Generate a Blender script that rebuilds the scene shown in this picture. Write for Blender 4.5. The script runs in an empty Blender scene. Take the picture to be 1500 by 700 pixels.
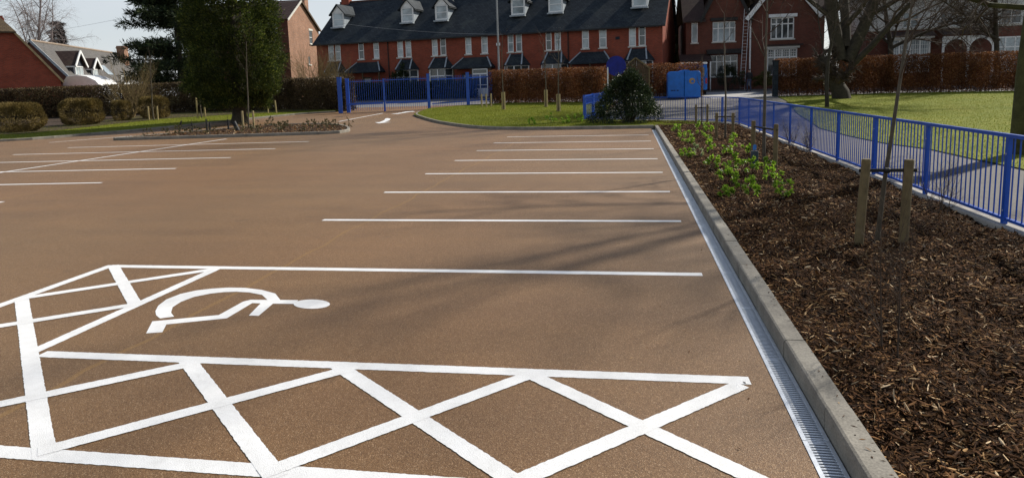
import bpy, bmesh, math, random
import numpy as np
from mathutils import Vector, Matrix
from mathutils.geometry import tessellate_polygon

R = math.radians
sc = bpy.context.scene
COL = sc.collection
random.seed(7)

# ------------------------------------------------------------------ camera
def make_camera():
    pitch, roll, yaw = 0.13259, -0.03028, -0.17551
    cp, sp = math.cos(pitch), math.sin(pitch)
    fw = Vector((math.sin(yaw)*cp, math.cos(yaw)*cp, -sp))
    rt = Vector((math.cos(yaw), -math.sin(yaw), 0))
    up = rt.cross(fw)
    c, s = math.cos(roll), math.sin(roll)
    r2 = rt*c + up*s
    u2 = up*c - rt*s
    cd = bpy.data.cameras.new('camera')
    cd.sensor_fit = 'HORIZONTAL'; cd.sensor_width = 36
    cd.lens = 977.88/1500*36
    cd.shift_y = -(350-256.24)/1500
    cd.clip_start = 0.05; cd.clip_end = 4000
    co = bpy.data.objects.new('camera', cd); COL.objects.link(co)
    m = Matrix(((r2.x, u2.x, -fw.x, 0), (r2.y, u2.y, -fw.y, 0), (r2.z, u2.z, -fw.z, 1.786), (0, 0, 0, 1)))
    co.matrix_world = m
    sc.camera = co
make_camera()

# ------------------------------------------------------------------ sky, sun, exposure
SUN_AZ, SUN_EL = 44.0, 38.0          # clockwise from +Y, above the horizon
w = bpy.data.worlds.new('World'); sc.world = w; w.use_nodes = True
nt = w.node_tree; nt.nodes.clear()
sky = nt.nodes.new('ShaderNodeTexSky'); sky.sky_type = 'NISHITA'; sky.sun_disc = False
sky.sun_elevation = R(SUN_EL); sky.sun_rotation = R(SUN_AZ)
sky.air_density = 1.0; sky.dust_density = 0.5; sky.ozone_density = 1.0
bg = nt.nodes.new('ShaderNodeBackground'); bg.inputs['Strength'].default_value = 0.085
wo = nt.nodes.new('ShaderNodeOutputWorld')
_tc = nt.nodes.new('ShaderNodeTexCoord'); _mp = nt.nodes.new('ShaderNodeMapping'); _mp.inputs['Scale'].default_value = (1, 1, 2.6)
_nz = nt.nodes.new('ShaderNodeTexNoise'); _nz.inputs['Scale'].default_value = 2.2; _nz.inputs['Detail'].default_value = 7; _nz.inputs['Roughness'].default_value = .55
_rp = nt.nodes.new('ShaderNodeValToRGB'); _rp.color_ramp.elements[0].position = .30; _rp.color_ramp.elements[0].color = (.62, .62, .62, 1); _rp.color_ramp.elements[1].position = .68; _rp.color_ramp.elements[1].color = (.95, .95, .95, 1)
_mx = nt.nodes.new('ShaderNodeMix'); _mx.data_type = 'RGBA'; _mx.inputs[7].default_value = (7.3, 7.7, 8.1, 1)      # thin high cloud
nt.links.new(_tc.outputs['Generated'], _mp.inputs['Vector']); nt.links.new(_mp.outputs[0], _nz.inputs['Vector']); nt.links.new(_nz.outputs['Fac'], _rp.inputs['Fac'])
_sp = nt.nodes.new('ShaderNodeSeparateXYZ'); nt.links.new(_tc.outputs['Generated'], _sp.inputs[0])
_hz = nt.nodes.new('ShaderNodeMapRange'); _hz.interpolation_type = 'SMOOTHSTEP'
for _i, _v in ((1, .08), (2, .75), (3, 1.0), (4, .12)): _hz.inputs[_i].default_value = _v        # haze thins towards the zenith
nt.links.new(_sp.outputs[2], _hz.inputs[0])
_ml = nt.nodes.new('ShaderNodeMath'); _ml.operation = 'MULTIPLY'; nt.links.new(_rp.outputs['Color'], _ml.inputs[0]); nt.links.new(_hz.outputs[0], _ml.inputs[1])
nt.links.new(_ml.outputs[0], _mx.inputs[0]); nt.links.new(sky.outputs[0], _mx.inputs[6])
nt.links.new(_mx.outputs[2], bg.inputs['Color']); nt.links.new(bg.outputs[0], wo.inputs['Surface'])
sd = bpy.data.lights.new('sun', 'SUN'); sd.energy = 5.0; sd.angle = R(1.2); sd.color = (1.0, 0.94, 0.84)
so = bpy.data.objects.new('sun', sd); COL.objects.link(so)
sv = Vector((math.sin(R(SUN_AZ))*math.cos(R(SUN_EL)), math.cos(R(SUN_AZ))*math.cos(R(SUN_EL)), math.sin(R(SUN_EL))))
so.rotation_euler = sv.to_track_quat('Z', 'Y').to_euler(); so.location = (30, 30, 60)
vs = sc.view_settings
vs.view_transform = 'Standard'; vs.look = 'None'; vs.exposure = 0.26; vs.gamma = 1.0; vs.use_curve_mapping = False

# ------------------------------------------------------------------ helpers
def gz(y):
    """height of the ground: level car park, then a gentle rise to the road"""
    def s(a, b, t):
        t = min(max(t, a), b); return (t-a)**2/(2*(b-a))
    return .03*(s(27, 33, y)+max(y-33, 0)) - .03*(s(57, 63, y)+max(y-63, 0))
def gza(y):
    y = np.asarray(y, float)
    def s(a, b, t):
        t = np.clip(t, a, b); return (t-a)**2/(2*(b-a))
    return .03*(s(27, 33, y)+np.clip(y-33, 0, None)) - .03*(s(57, 63, y)+np.clip(y-63, 0, None))

def tag(o, label=None, cat=None, group=None, kind=None):
    if label: o['label'] = label
    if cat: o['category'] = cat
    if group: o['group'] = group
    if kind: o['kind'] = kind
    return o
def link(name, me, parent=None, mat=None, smooth=False):
    o = bpy.data.objects.new(name, me); COL.objects.link(o)
    if parent is not None: o.parent = parent
    if mat is not None and len(me.materials) == 0: me.materials.append(mat)
    if smooth: me.polygons.foreach_set('use_smooth', [True]*len(me.polygons))
    return o
def empty(name, loc=(0, 0, 0), rz=0, label=None, cat=None, group=None):
    o = bpy.data.objects.new(name, None); COL.objects.link(o)
    o.location = loc; o.rotation_euler = (0, 0, rz); o.empty_display_size = .2
    return tag(o, label, cat, group)

class MB:
    def __init__(s): s.v = []; s.f = []
    def quad(s, a, b, c, d):
        n = len(s.v); s.v += [a, b, c, d]; s.f.append((n, n+1, n+2, n+3)); return s
    def poly(s, pts):
        n = len(s.v); s.v += list(pts); s.f.append(tuple(range(n, n+len(pts)))); return s
    def box(s, x0, y0, z0, x1, y1, z1):
        n = len(s.v)
        s.v += [(x0,y0,z0),(x1,y0,z0),(x1,y1,z0),(x0,y1,z0),(x0,y0,z1),(x1,y0,z1),(x1,y1,z1),(x0,y1,z1)]
        s.f += [(n+3,n+2,n+1,n),(n+4,n+5,n+6,n+7),(n,n+1,n+5,n+4),(n+1,n+2,n+6,n+5),(n+2,n+3,n+7,n+6),(n+3,n,n+4,n+7)]
        return s
    def bar(s, p, q, w, h):
        """box-section bar from p to q, w across (horizontal), h the other way"""
        p = Vector(p); q = Vector(q); d = (q-p).normalized()
        a = d.cross(Vector((0, 0, 1)))
        a = Vector((1, 0, 0)) if a.length < 1e-4 else a.normalized()
        b = a.cross(d)
        a = a*w/2; b = b*h/2; n = len(s.v)
        for e in (p, q):
            s.v += [tuple(e-a-b), tuple(e+a-b), tuple(e+a+b), tuple(e-a+b)]
        s.f += [(n,n+1,n+2,n+3),(n+7,n+6,n+5,n+4),(n,n+4,n+5,n+1),(n+1,n+5,n+6,n+2),(n+2,n+6,n+7,n+3),(n+3,n+7,n+4,n)]
        return s
    def tube(s, pts, rad, sides=6, cap=False):
        n0 = len(s.v); m = len(pts)
        pv = None
        for i in range(m):
            p = pts[i]
            d = (pts[min(i+1, m-1)]-pts[max(i-1, 0)])
            if d.length < 1e-9: d = Vector((0, 0, 1))
            d.normalize()
            if pv is None:
                ref = Vector((1, 0, 0)) if abs(d.x) < .8 else Vector((0, 1, 0))
                a = d.cross(ref).normalized()
            else:
                a = (pv - d*pv.dot(d))
                a = a.normalized() if a.length > 1e-6 else d.orthogonal().normalized()
            pv = a; b = d.cross(a)
            r = rad[i]
            for k in range(sides):
                t = 2*math.pi*k/sides
                q = p + a*(r*math.cos(t)) + b*(r*math.sin(t))
                s.v.append((q.x, q.y, q.z))
        for i in range(m-1):
            for k in range(sides):
                k2 = (k+1) % sides
                s.f.append((n0+i*sides+k, n0+i*sides+k2, n0+(i+1)*sides+k2, n0+(i+1)*sides+k))
        if cap:
            s.f.append(tuple(n0+k for k in range(sides))[::-1]); s.f.append(tuple(n0+(m-1)*sides+k for k in range(sides)))
        return s
    def prism(s, poly, y0, y1):
        """poly in x,z extruded along y"""
        n = len(s.v); m = len(poly)
        s.v += [(x, y0, z) for x, z in poly] + [(x, y1, z) for x, z in poly]
        s.f.append(tuple(range(n, n+m))); s.f.append(tuple(range(n+2*m-1, n+m-1, -1)))
        for i in range(m):
            j = (i+1) % m; s.f.append((n+i, n+m+i, n+m+j, n+j))
        return s
    def prism_z(s, poly, z0, z1):
        n = len(s.v); m = len(poly)
        s.v += [(x, y, z0) for x, y in poly] + [(x, y, z1) for x, y in poly]
        s.f.append(tuple(range(n+m-1, n-1, -1))); s.f.append(tuple(range(n+m, n+2*m)))
        for i in range(m):
            j = (i+1) % m; s.f.append((n+i, n+j, n+m+j, n+m+i))
        return s
    def mesh(s, name):
        me = bpy.data.meshes.new(name); me.from_pydata(s.v, [], s.f); me.update(); return me
    def build(s, name, mat, parent=None, smooth=False):
        return link(name, s.mesh(name), parent, mat, smooth)

def recalc(o):
    bm = bmesh.new(); bm.from_mesh(o.data); bmesh.ops.recalc_face_normals(bm, faces=bm.faces); bm.to_mesh(o.data); bm.free(); return o
def bevel(o, wd=.01, seg=1):
    bm = bmesh.new(); bm.from_mesh(o.data)
    bmesh.ops.remove_doubles(bm, verts=bm.verts, dist=1e-5)
    bmesh.ops.bevel(bm, geom=bm.edges[:], offset=wd, segments=seg, affect='EDGES', profile=.6)
    bmesh.ops.recalc_face_normals(bm, faces=bm.faces)
    bm.to_mesh(o.data); bm.free(); return o

def np_mesh(name, V, F):
    """V (n,3), F (m,k) constant face size"""
    me = bpy.data.meshes.new(name); n, m, k = len(V), len(F), F.shape[1]
    me.vertices.add(n); me.vertices.foreach_set('co', np.ascontiguousarray(V, dtype=np.float32).ravel())
    me.loops.add(m*k); me.loops.foreach_set('vertex_index', np.ascontiguousarray(F, dtype=np.int32).ravel())
    me.polygons.add(m); me.polygons.foreach_set('loop_start', np.arange(0, m*k, k, dtype=np.int32))
    me.update(calc_edges=True); return me
def unit(a): return a/np.maximum(np.linalg.norm(a, axis=1, keepdims=True), 1e-9)
def leaf_mesh(name, rng, P, D, L, W, fold=.25, nrm=None):
    """folded leaves: base P, direction D, length L, width W (arrays)"""
    n = len(P); D = unit(D)
    if nrm is None: nrm = rng.normal(size=(n, 3))
    S = unit(np.cross(D, nrm)); N = np.cross(S, D)
    L = np.asarray(L).reshape(-1, 1)*np.ones((n, 1)); W = np.asarray(W).reshape(-1, 1)*np.ones((n, 1))
    mid = P + D*L*.45 + N*W*fold
    V = np.empty((n, 4, 3)); V[:, 0] = P; V[:, 1] = mid+S*W*.5; V[:, 2] = P+D*L; V[:, 3] = mid-S*W*.5
    b = np.arange(n)[:, None]*4
    F = np.concatenate([b+np.array([0, 1, 2]), b+np.array([0, 2, 3])])
    return np_mesh(name, V.reshape(-1, 3), F)

# ------------------------------------------------------------------ materials
MATS = {}
def nodes(name):
    m = bpy.data.materials.new(name); m.use_nodes = True; t = m.node_tree
    b = t.nodes['Principled BSDF']
    return m, t, b
def N(t, typ, **kw):
    n = t.nodes.new(typ)
    for k, v in kw.items():
        if k in n.inputs: n.inputs[k].default_value = v
        else: setattr(n, k, v)
    return n
def ramp(t, fac, stops):
    r = t.nodes.new('ShaderNodeValToRGB'); e = r.color_ramp.elements
    while len(e) > 1: e.remove(e[-1])
    e[0].position = stops[0][0]; e[0].color = (*stops[0][1], 1)
    for p, c in stops[1:]:
        x = e.new(p); x.color = (*c, 1)
    t.links.new(fac, r.inputs['Fac']); return r.outputs['Color']
def mixc(t, fac, a, b, mode='MIX'):
    m = t.nodes.new('ShaderNodeMix'); m.data_type = 'RGBA'; m.blend_type = mode
    for sock, val in ((m.inputs[0], fac), (m.inputs[6], a), (m.inputs[7], b)):
        if hasattr(val, 'is_linked'): t.links.new(val, sock)
        elif isinstance(val, (int, float)): sock.default_value = val
        else: sock.default_value = (*val, 1) if len(val) == 3 else val
    return m.outputs[2]
def sc3(c, k): return tuple(min(1, x*k) for x in c)
def bump(t, b, h, strength, dist=.01):
    bp = N(t, 'ShaderNodeBump', Strength=strength, Distance=dist)
    t.links.new(h, bp.inputs['Height']); t.links.new(bp.outputs[0], b.inputs['Normal'])
def M(name, c, rough=.75, var=.25, vs=3., bs=0, bstr=.3, bdist=.01, metal=0., spec=.3, fine=0.):
    if name in MATS: return MATS[name]
    m, t, b = nodes(name)
    tc = N(t, 'ShaderNodeTexCoord')
    n1 = N(t, 'ShaderNodeTexNoise', Scale=vs, Detail=6.0, Roughness=.6)
    t.links.new(tc.outputs['Object'], n1.inputs['Vector'])
    col = ramp(t, n1.outputs['Fac'], [(.3, sc3(c, 1-var)), (.7, sc3(c, 1+var))])
    if fine:
        n2 = N(t, 'ShaderNodeTexNoise', Scale=vs*25, Detail=3.0)
        t.links.new(tc.outputs['Object'], n2.inputs['Vector'])
        g = ramp(t, n2.outputs['Fac'], [(.3, (1-fine,)*3), (.7, (1+fine,)*3)])
        col = mixc(t, 1.0, col, g, 'MULTIPLY')
    t.links.new(col, b.inputs['Base Color'])
    b.inputs['Roughness'].default_value = rough; b.inputs['Metallic'].default_value = metal
    b.inputs['Specular IOR Level'].default_value = spec
    if bs:
        n3 = N(t, 'ShaderNodeTexNoise', Scale=float(bs), Detail=5.0)
        t.links.new(tc.outputs['Object'], n3.inputs['Vector']); bump(t, b, n3.outputs['Fac'], bstr, bdist)
    MATS[name] = m; return m
def leafmat(name, stops, trans=.25, rough=.55, clump=.0):
    """colour varies leaf by leaf (random per island)"""
    if name in MATS: return MATS[name]
    m, t, b = nodes(name)
    g = N(t, 'ShaderNodeNewGeometry')
    col = ramp(t, g.outputs['Random Per Island'], stops)
    if clump:
        tc = N(t, 'ShaderNodeTexCoord'); n1 = N(t, 'ShaderNodeTexNoise', Scale=clump, Detail=3.0)
        t.links.new(tc.outputs['Object'], n1.inputs['Vector'])
        k = ramp(t, n1.outputs['Fac'], [(.35, (.6, .6, .6)), (.65, (1.3, 1.3, 1.2))])
        col = mixc(t, 1.0, col, k, 'MULTIPLY')
    t.links.new(col, b.inputs['Base Color'])
    b.inputs['Roughness'].default_value = rough; b.inputs['Specular IOR Level'].default_value = .25
    if trans:
        tr = N(t, 'ShaderNodeBsdfTranslucent'); t.links.new(col, tr.inputs['Color'])
        mx = N(t, 'ShaderNodeMixShader'); mx.inputs[0].default_value = trans
        t.links.new(b.outputs[0], mx.inputs[1]); t.links.new(tr.outputs[0], mx.inputs[2])
        t.links.new(mx.outputs[0], t.nodes['Material Output'].inputs['Surface'])
    MATS[name] = m; return m
def brickmat(name, c1, c2, mortar, bw=.225, bh=.075, mort=.012, dirt=.25):
    if name in MATS: return MATS[name]
    m, t, b = nodes(name)
    tc = N(t, 'ShaderNodeTexCoord'); sp = N(t, 'ShaderNodeSeparateXYZ'); t.links.new(tc.outputs['Object'], sp.inputs[0])
    ad = N(t, 'ShaderNodeMath'); ad.operation = 'ADD'; t.links.new(sp.outputs[0], ad.inputs[0]); t.links.new(sp.outputs[1], ad.inputs[1])
    cb = N(t, 'ShaderNodeCombineXYZ'); t.links.new(ad.outputs[0], cb.inputs[0]); t.links.new(sp.outputs[2], cb.inputs[1])
    br = N(t, 'ShaderNodeTexBrick', Scale=1.0)
    br.inputs['Brick Width'].default_value = bw; br.inputs['Row Height'].default_value = bh; br.inputs['Mortar Size'].default_value = mort
    br.inputs['Color1'].default_value = (*c1, 1); br.inputs['Color2'].default_value = (*c2, 1); br.inputs['Mortar'].default_value = (*mortar, 1)
    t.links.new(cb.outputs[0], br.inputs['Vector'])
    n1 = N(t, 'ShaderNodeTexNoise', Scale=.7, Detail=7.0, Roughness=.65); t.links.new(tc.outputs['Object'], n1.inputs['Vector'])
    k = ramp(t, n1.outputs['Fac'], [(.3, (1-dirt,)*3), (.7, (1+dirt,)*3)])
    t.links.new(mixc(t, 1.0, br.outputs['Color'], k, 'MULTIPLY'), b.inputs['Base Color'])
    b.inputs['Roughness'].default_value = .85; b.inputs['Specular IOR Level'].default_value = .2
    bump(t, b, br.outputs['Fac'], -.4, .01)
    MATS[name] = m; return m
def glassmat(name, c=(.03, .04, .05), rough=.06):
    if name in MATS: return MATS[name]
    m, t, b = nodes(name)
    tc = N(t, 'ShaderNodeTexCoord'); n1 = N(t, 'ShaderNodeTexNoise', Scale=.9, Detail=3.0); t.links.new(tc.outputs['Object'], n1.inputs['Vector'])
    t.links.new(ramp(t, n1.outputs['Fac'], [(.35, sc3(c, .6)), (.65, sc3(c, 1.5))]), b.inputs['Base Color'])
    b.inputs['Roughness'].default_value = rough; b.inputs['Specular IOR Level'].default_value = .8
    MATS[name] = m; return m

def resin_material():
    m, t, b = nodes('brown resin bound gravel')
    tc = N(t, 'ShaderNodeTexCoord'); O = tc.outputs['Object']
    v = N(t, 'ShaderNodeTexVoronoi', Scale=240.0); t.links.new(O, v.inputs['Vector'])
    sx = N(t, 'ShaderNodeSeparateColor'); t.links.new(v.outputs['Color'], sx.inputs[0])
    stones = ramp(t, sx.outputs[0], [(0.0, (.095, .051, .022)), (.30, (.148, .082, .036)), (.65, (.194, .110, .050)), (.90, (.26, .155, .075)), (1.0, (.41, .30, .19))])
    n1 = N(t, 'ShaderNodeTexNoise', Scale=.35, Detail=5.0, Roughness=.6); t.links.new(O, n1.inputs['Vector'])
    col = mixc(t, 1.0, stones, ramp(t, n1.outputs['Fac'], [(.3, (.84, .84, .85)), (.7, (1.12, 1.10, 1.07))]), 'MULTIPLY')
    n7 = N(t, 'ShaderNodeTexNoise', Scale=.11, Detail=3.0); t.links.new(O, n7.inputs['Vector'])
    col = mixc(t, 1.0, col, ramp(t, n7.outputs['Fac'], [(.36, (1.02, .965, .92)), (.62, (.95, .975, .99))]), 'MULTIPLY')
    # trowel passes along the bays
    mp = N(t, 'ShaderNodeMapping'); mp.inputs['Scale'].default_value = (.12, 1.1, 1); t.links.new(O, mp.inputs['Vector'])
    n2 = N(t, 'ShaderNodeTexNoise', Scale=1.5, Detail=4.0); t.links.new(mp.outputs[0], n2.inputs['Vector'])
    col = mixc(t, 1.0, col, ramp(t, n2.outputs['Fac'], [(.35, (.94, .94, .95)), (.65, (1.05, 1.05, 1.03))]), 'MULTIPLY')
    n4 = N(t, 'ShaderNodeTexNoise', Scale=1.4, Detail=8.0, Roughness=.7); t.links.new(O, n4.inputs['Vector'])
    col = mixc(t, ramp(t, n4.outputs['Fac'], [(.64, (0, 0, 0)), (.8, (.25, .25, .25))]), col, (.33, .21, .10))
    # faint yellowish joints between laying strips
    sx2 = N(t, 'ShaderNodeSeparateXYZ'); t.links.new(O, sx2.inputs[0])
    n5 = N(t, 'ShaderNodeTexNoise', Scale=.8, Detail=3.0); t.links.new(O, n5.inputs['Vector'])
    jt = None
    for x0 in (-3.55, -11.4, -19.0):
        a = N(t, 'ShaderNodeMath'); a.operation = 'MULTIPLY_ADD'; a.inputs[1].default_value = .35; a.inputs[2].default_value = -x0-.175; t.links.new(n5.outputs['Fac'], a.inputs[0])
        c = N(t, 'ShaderNodeMath'); c.operation = 'ADD'; t.links.new(sx2.outputs[0], c.inputs[0]); t.links.new(a.outputs[0], c.inputs[1])
        d = N(t, 'ShaderNodeMath'); d.operation = 'COMPARE'; d.inputs[1].default_value = 0; d.inputs[2].default_value = .022; t.links.new(c.outputs[0], d.inputs[0])
        if jt is None: jt = d.outputs[0]
        else:
            e = N(t, 'ShaderNodeMath'); e.operation = 'MAXIMUM'; t.links.new(jt, e.inputs[0]); t.links.new(d.outputs[0], e.inputs[1]); jt = e.outputs[0]
    jf = N(t, 'ShaderNodeMath'); jf.operation = 'MULTIPLY'; jf.inputs[1].default_value = .45; t.links.new(jt, jf.inputs[0])
    col = mixc(t, jf.outputs[0], col, (.27, .155, .05))
    # drips and scuffs
    n6 = N(t, 'ShaderNodeTexNoise', Scale=2.3, Detail=2.0); t.links.new(O, n6.inputs['Vector'])
    col = mixc(t, ramp(t, n6.outputs['Fac'], [(.70, (0, 0, 0)), (.76, (.28, .28, .28))]), col, (.05, .032, .02))
    t.links.new(col, b.inputs['Base Color'])
    b.inputs['Roughness'].default_value = .6; b.inputs['Specular IOR Level'].default_value = .33
    bump(t, b, v.outputs['Distance'], .5, .004)
    return m
def paint_material():
    m, t, b = nodes('white road paint')
    tc = N(t, 'ShaderNodeTexCoord'); O = tc.outputs['Object']
    n1 = N(t, 'ShaderNodeTexNoise', Scale=9.0, Detail=8.0, Roughness=.7); t.links.new(O, n1.inputs['Vector'])
    col = ramp(t, n1.outputs['Fac'], [(.25, (.72, .715, .70)), (.45, (.83, .83, .82)), (.7, (.86, .86, .855))])
    n2 = N(t, 'ShaderNodeTexNoise', Scale=60.0, Detail=6.0); t.links.new(O, n2.inputs['Vector'])
    col = mixc(t, ramp(t, n2.outputs['Fac'], [(.72, (0, 0, 0)), (.80, (.45, .45, .45))]), col, (.35, .25, .17))
    v = N(t, 'ShaderNodeTexVoronoi', Scale=200.0); t.links.new(O, v.inputs['Vector'])
    col = mixc(t, ramp(t, v.outputs['Distance'], [(.55, (0, 0, 0)), (.85, (.22, .22, .22))]), col, (.40, .33, .26))
    n3 = N(t, 'ShaderNodeTexNoise', Scale=2.2, Detail=6.0, Roughness=.7); t.links.new(O, n3.inputs['Vector'])
    col = mixc(t, 1.0, col, ramp(t, n3.outputs['Fac'], [(.32, (.84, .84, .84)), (.60, (1, 1, 1))]), 'MULTIPLY')
    t.links.new(col, b.inputs['Base Color']); b.inputs['Roughness'].default_value = .5
    bump(t, b, v.outputs['Distance'], .5, .003)
    return m
def grass_ground():
    m, t, b = nodes('lawn turf')
    tc = N(t, 'ShaderNodeTexCoord'); O = tc.outputs['Object']
    n1 = N(t, 'ShaderNodeTexNoise', Scale=.5, Detail=6.0, Roughness=.65); t.links.new(O, n1.inputs['Vector'])
    n2 = N(t, 'ShaderNodeTexNoise', Scale=22.0, Detail=5.0); t.links.new(O, n2.inputs['Vector'])
    a = ramp(t, n1.outputs['Fac'], [(.3, (.12, .148, .012)), (.55, (.16, .175, .016)), (.75, (.205, .19, .026))])
    k = ramp(t, n2.outputs['Fac'], [(.3, (.65, .65, .65)), (.7, (1.3, 1.3, 1.3))])
    t.links.new(mixc(t, 1.0, a, k, 'MULTIPLY'), b.inputs['Base Color'])
    b.inputs['Roughness'].default_value = .9; b.inputs['Specular IOR Level'].default_value = .1
    bump(t, b, n2.outputs['Fac'], .6, .03)
    return m
def slate_material(name, c1, c2, bw=.30, bh=.22, moss=(.09, .10, .05), mossamt=.25):
    m, t, b = nodes(name)
    tc = N(t, 'ShaderNodeTexCoord'); sp = N(t, 'ShaderNodeSeparateXYZ'); t.links.new(tc.outputs['Object'], sp.inputs[0])
    ad = N(t, 'ShaderNodeMath'); ad.operation = 'ADD'; t.links.new(sp.outputs[1], ad.inputs[0]); t.links.new(sp.outputs[2], ad.inputs[1])
    cb = N(t, 'ShaderNodeCombineXYZ'); t.links.new(sp.outputs[0], cb.inputs[0]); t.links.new(ad.outputs[0], cb.inputs[1])
    br = N(t, 'ShaderNodeTexBrick', Scale=1.0)
    br.inputs['Brick Width'].default_value = bw; br.inputs['Row Height'].default_value = bh*1.4; br.inputs['Mortar Size'].default_value = .012
    br.inputs['Color1'].default_value = (*c1, 1); br.inputs['Color2'].default_value = (*c2, 1); br.inputs['Mortar'].default_value = (*sc3(c1, .4), 1)
    t.links.new(cb.outputs[0], br.inputs['Vector'])
    n1 = N(t, 'ShaderNodeTexNoise', Scale=.5, Detail=8.0, Roughness=.7); t.links.new(tc.outputs['Object'], n1.inputs['Vector'])
    col = mixc(t, ramp(t, n1.outputs['Fac'], [(.52, (0, 0, 0)), (.72, (mossamt,)*3)]), br.outputs['Color'], moss)
    t.links.new(col, b.inputs['Base Color']); b.inputs['Roughness'].default_value = .75; b.inputs['Specular IOR Level'].default_value = .15
    bump(t, b, br.outputs['Fac'], -.5, .012)
    MATS[name] = m; return m

RESIN = resin_material(); PAINT = paint_material(); TURF = grass_ground()
KERB = M('concrete kerb', (.225, .205, .170), .8, .30, 3.2, 90, .35, .004, fine=.22)
EDGE = M('pale concrete edging', (.36, .335, .30), .85, .2, 4, 80, .3, .004, fine=.15)
GALV = M('galvanised steel', (.72, .75, .79), .36, .15, 14, 0, metal=.65, spec=.5)
CHANNEL = M('channel body', (.05, .05, .05), .8)
PATH = M('grey asphalt path', (.110, .102, .094), .85, .14, 1.2, 160, .5, .006, fine=.22)
ROAD = M('pale worn road', (.165, .158, .155), .85, .15, .6, 120, .4, .006, fine=.15)
SOIL = M('dark soil', (.05, .032, .02), .95, .4, 4, 25, .8, .04)
BLUE = M('blue powder coat', (.002, .076, .44), .36, .10, 6, 0, spec=.5)
BLUEB = M('blue plastic', (.004, .15, .58), .42, .18, 3, 0, spec=.45)
STAKE = M('tanalised softwood', (.165, .122, .058), .8, .3, 9, 60, .4, .004, fine=.2)
RUBBER = M('black rubber', (.015, .015, .016), .6)
BARK = M('grey brown bark', (.044, .036, .024), .9, .4, 6, 30, .9, .02, fine=.25)
MOSSBARK = M('mossy green bark', (.060, .058, .018), .9, .45, 3, 24, .9, .02, fine=.3)
TWIG = M('brown twigs', (.072, .050, .034), .85, .3, 5)
GREYTWIG = M('grey purple twigs', (.22, .18, .17), .85, .3, 3)
REDBRICK = brickmat('red brick', (.32, .058, .027), (.22, .040, .021), (.18, .09, .065))
DARKBRICK = brickmat('dark red brick', (.165, .044, .026), (.115, .032, .021), (.11, .07, .055))
ORANGEBRICK = brickmat('orange brown brick', (.34, .155, .085), (.24, .105, .06), (.28, .22, .17))
SLATE = slate_material('blue grey slate', (.021, .027, .034), (.036, .045, .053), .30, .22, (.085, .095, .085), .55)
GREYTILE = slate_material('grey concrete tile', (.105, .10, .095), (.13, .12, .112), .3, .25)
BROWNTILE = slate_material('brown clay tile', (.115, .085, .05), (.085, .062, .04), .25, .2, (.16, .15, .07), .5)
PLUMTILE = slate_material('dark plum tile', (.055, .036, .032), (.075, .05, .042), .25, .2)
LEAD = M('lead flashing', (.33, .37, .40), .5, .2, 4)
WHITE = M('white painted joinery', (.80, .80, .78), .45, .06, 4)
CREAM = M('stone lintel', (.56, .54, .48), .8, .15, 4)
RENDER = M('white render', (.62, .62, .60), .85, .10, 1.2, 60, .3, .004)
BLACKT = M('dark painted timber', (.022, .020, .019), .6, .3, 4)
TIMBER = M('dark stained timber', (.085, .055, .030), .8, .35, 5, 30, .5, .01, fine=.2)
GLASS = glassmat('window glass', (.035, .045, .05))
GLASSP = glassmat('window glass with pale curtains and painted sky', (.30, .35, .37), .12)  # pale base colour holds both the curtains and the reflected sky
POT = M('clay chimney pot', (.34, .17, .09), .8)
STEEL = M('grey lamp post', (.30, .31, .32), .5, .12, 3, metal=.3)
ALU = M('aluminium ladder', (.45, .45, .46), .45, .1, 5, metal=.5)

# ------------------------------------------------------------------ terrain sheets
def sheet(name, poly, dz, mat, step=1.5, parent=None):
    """polygon draped on the ground, dz above it"""
    tris = tessellate_polygon([[Vector((x, y, 0)) for x, y in poly]])
    bm = bmesh.new(); vsx = [bm.verts.new((x, y, 0)) for x, y in poly]
    for a in tris:
        try: bm.faces.new([vsx[i] for i in a])
        except ValueError: pass
    ys = [p[1] for p in poly]
    y = max(27.0, math.floor(min(ys)))
    while y < min(63.0, max(ys)):
        if y > min(ys):
            bmesh.ops.bisect_plane(bm, geom=bm.verts[:]+bm.edges[:]+bm.faces[:], plane_co=(0, y, 0), plane_no=(0, 1, 0))
        y += step
    for v in bm.verts: v.co.z = gz(v.co.y)+dz
    bmesh.ops.recalc_face_normals(bm, faces=bm.faces)
    for f in bm.faces:
        if f.normal.z < 0: f.normal_flip()
    me = bpy.data.meshes.new(name); bm.to_mesh(me); bm.free()
    return link(name, me, parent, mat)
def structure(o, label): return tag(o, label, None, None, 'structure')

structure(sheet('ground', [(-900, -60), (900, -60), (900, 1500), (-900, 1500)], -.15, M('rough field grass', (.07, .075, .02), .95, .35, .4, 12, .8, .05), 3), 'rough ground reaching out past the houses')
CP = structure(sheet('car_park', [(-60, -8), (.832, -8), (.832, 26.2), (-.5, 47), (-22, 47), (-60, 47)], 0, RESIN), 'brown resin gravel car park with white bay markings')
structure(sheet('road', [(-75, 47), (60, 47), (60, 60.2), (-75, 60.2)], -.012, ROAD), 'pale road beyond the blue gate and hedges')
structure(sheet('entrance_drive', [(5.6, 46.6), (9.5, 46.6), (9.8, 56), (4.6, 56)], .006, M('pale concrete drive', (.36, .35, .335), .85, .12, 1, 90, .3, .004)), 'pale drive between the hedges in front of the twin gabled house')
structure(sheet('path', [(4.17, -2), (6.9, -2), (6.95, 13.7), (6.9, 15), (6.9, 17), (6.5, 18.6), (6.36, 20.9), (6.43, 24.4), (7.1, 28.5), (7.8, 33.8), (8.6, 38), (9.3, 42.7), (9.7, 47), (-.55, 47), (-1.25, 34.3), (-1.95, 31.2), (2.4, 29.2), (3.7, 27.6), (4.17, 26)], .008, PATH), 'grey asphalt path behind the blue railing')

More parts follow.
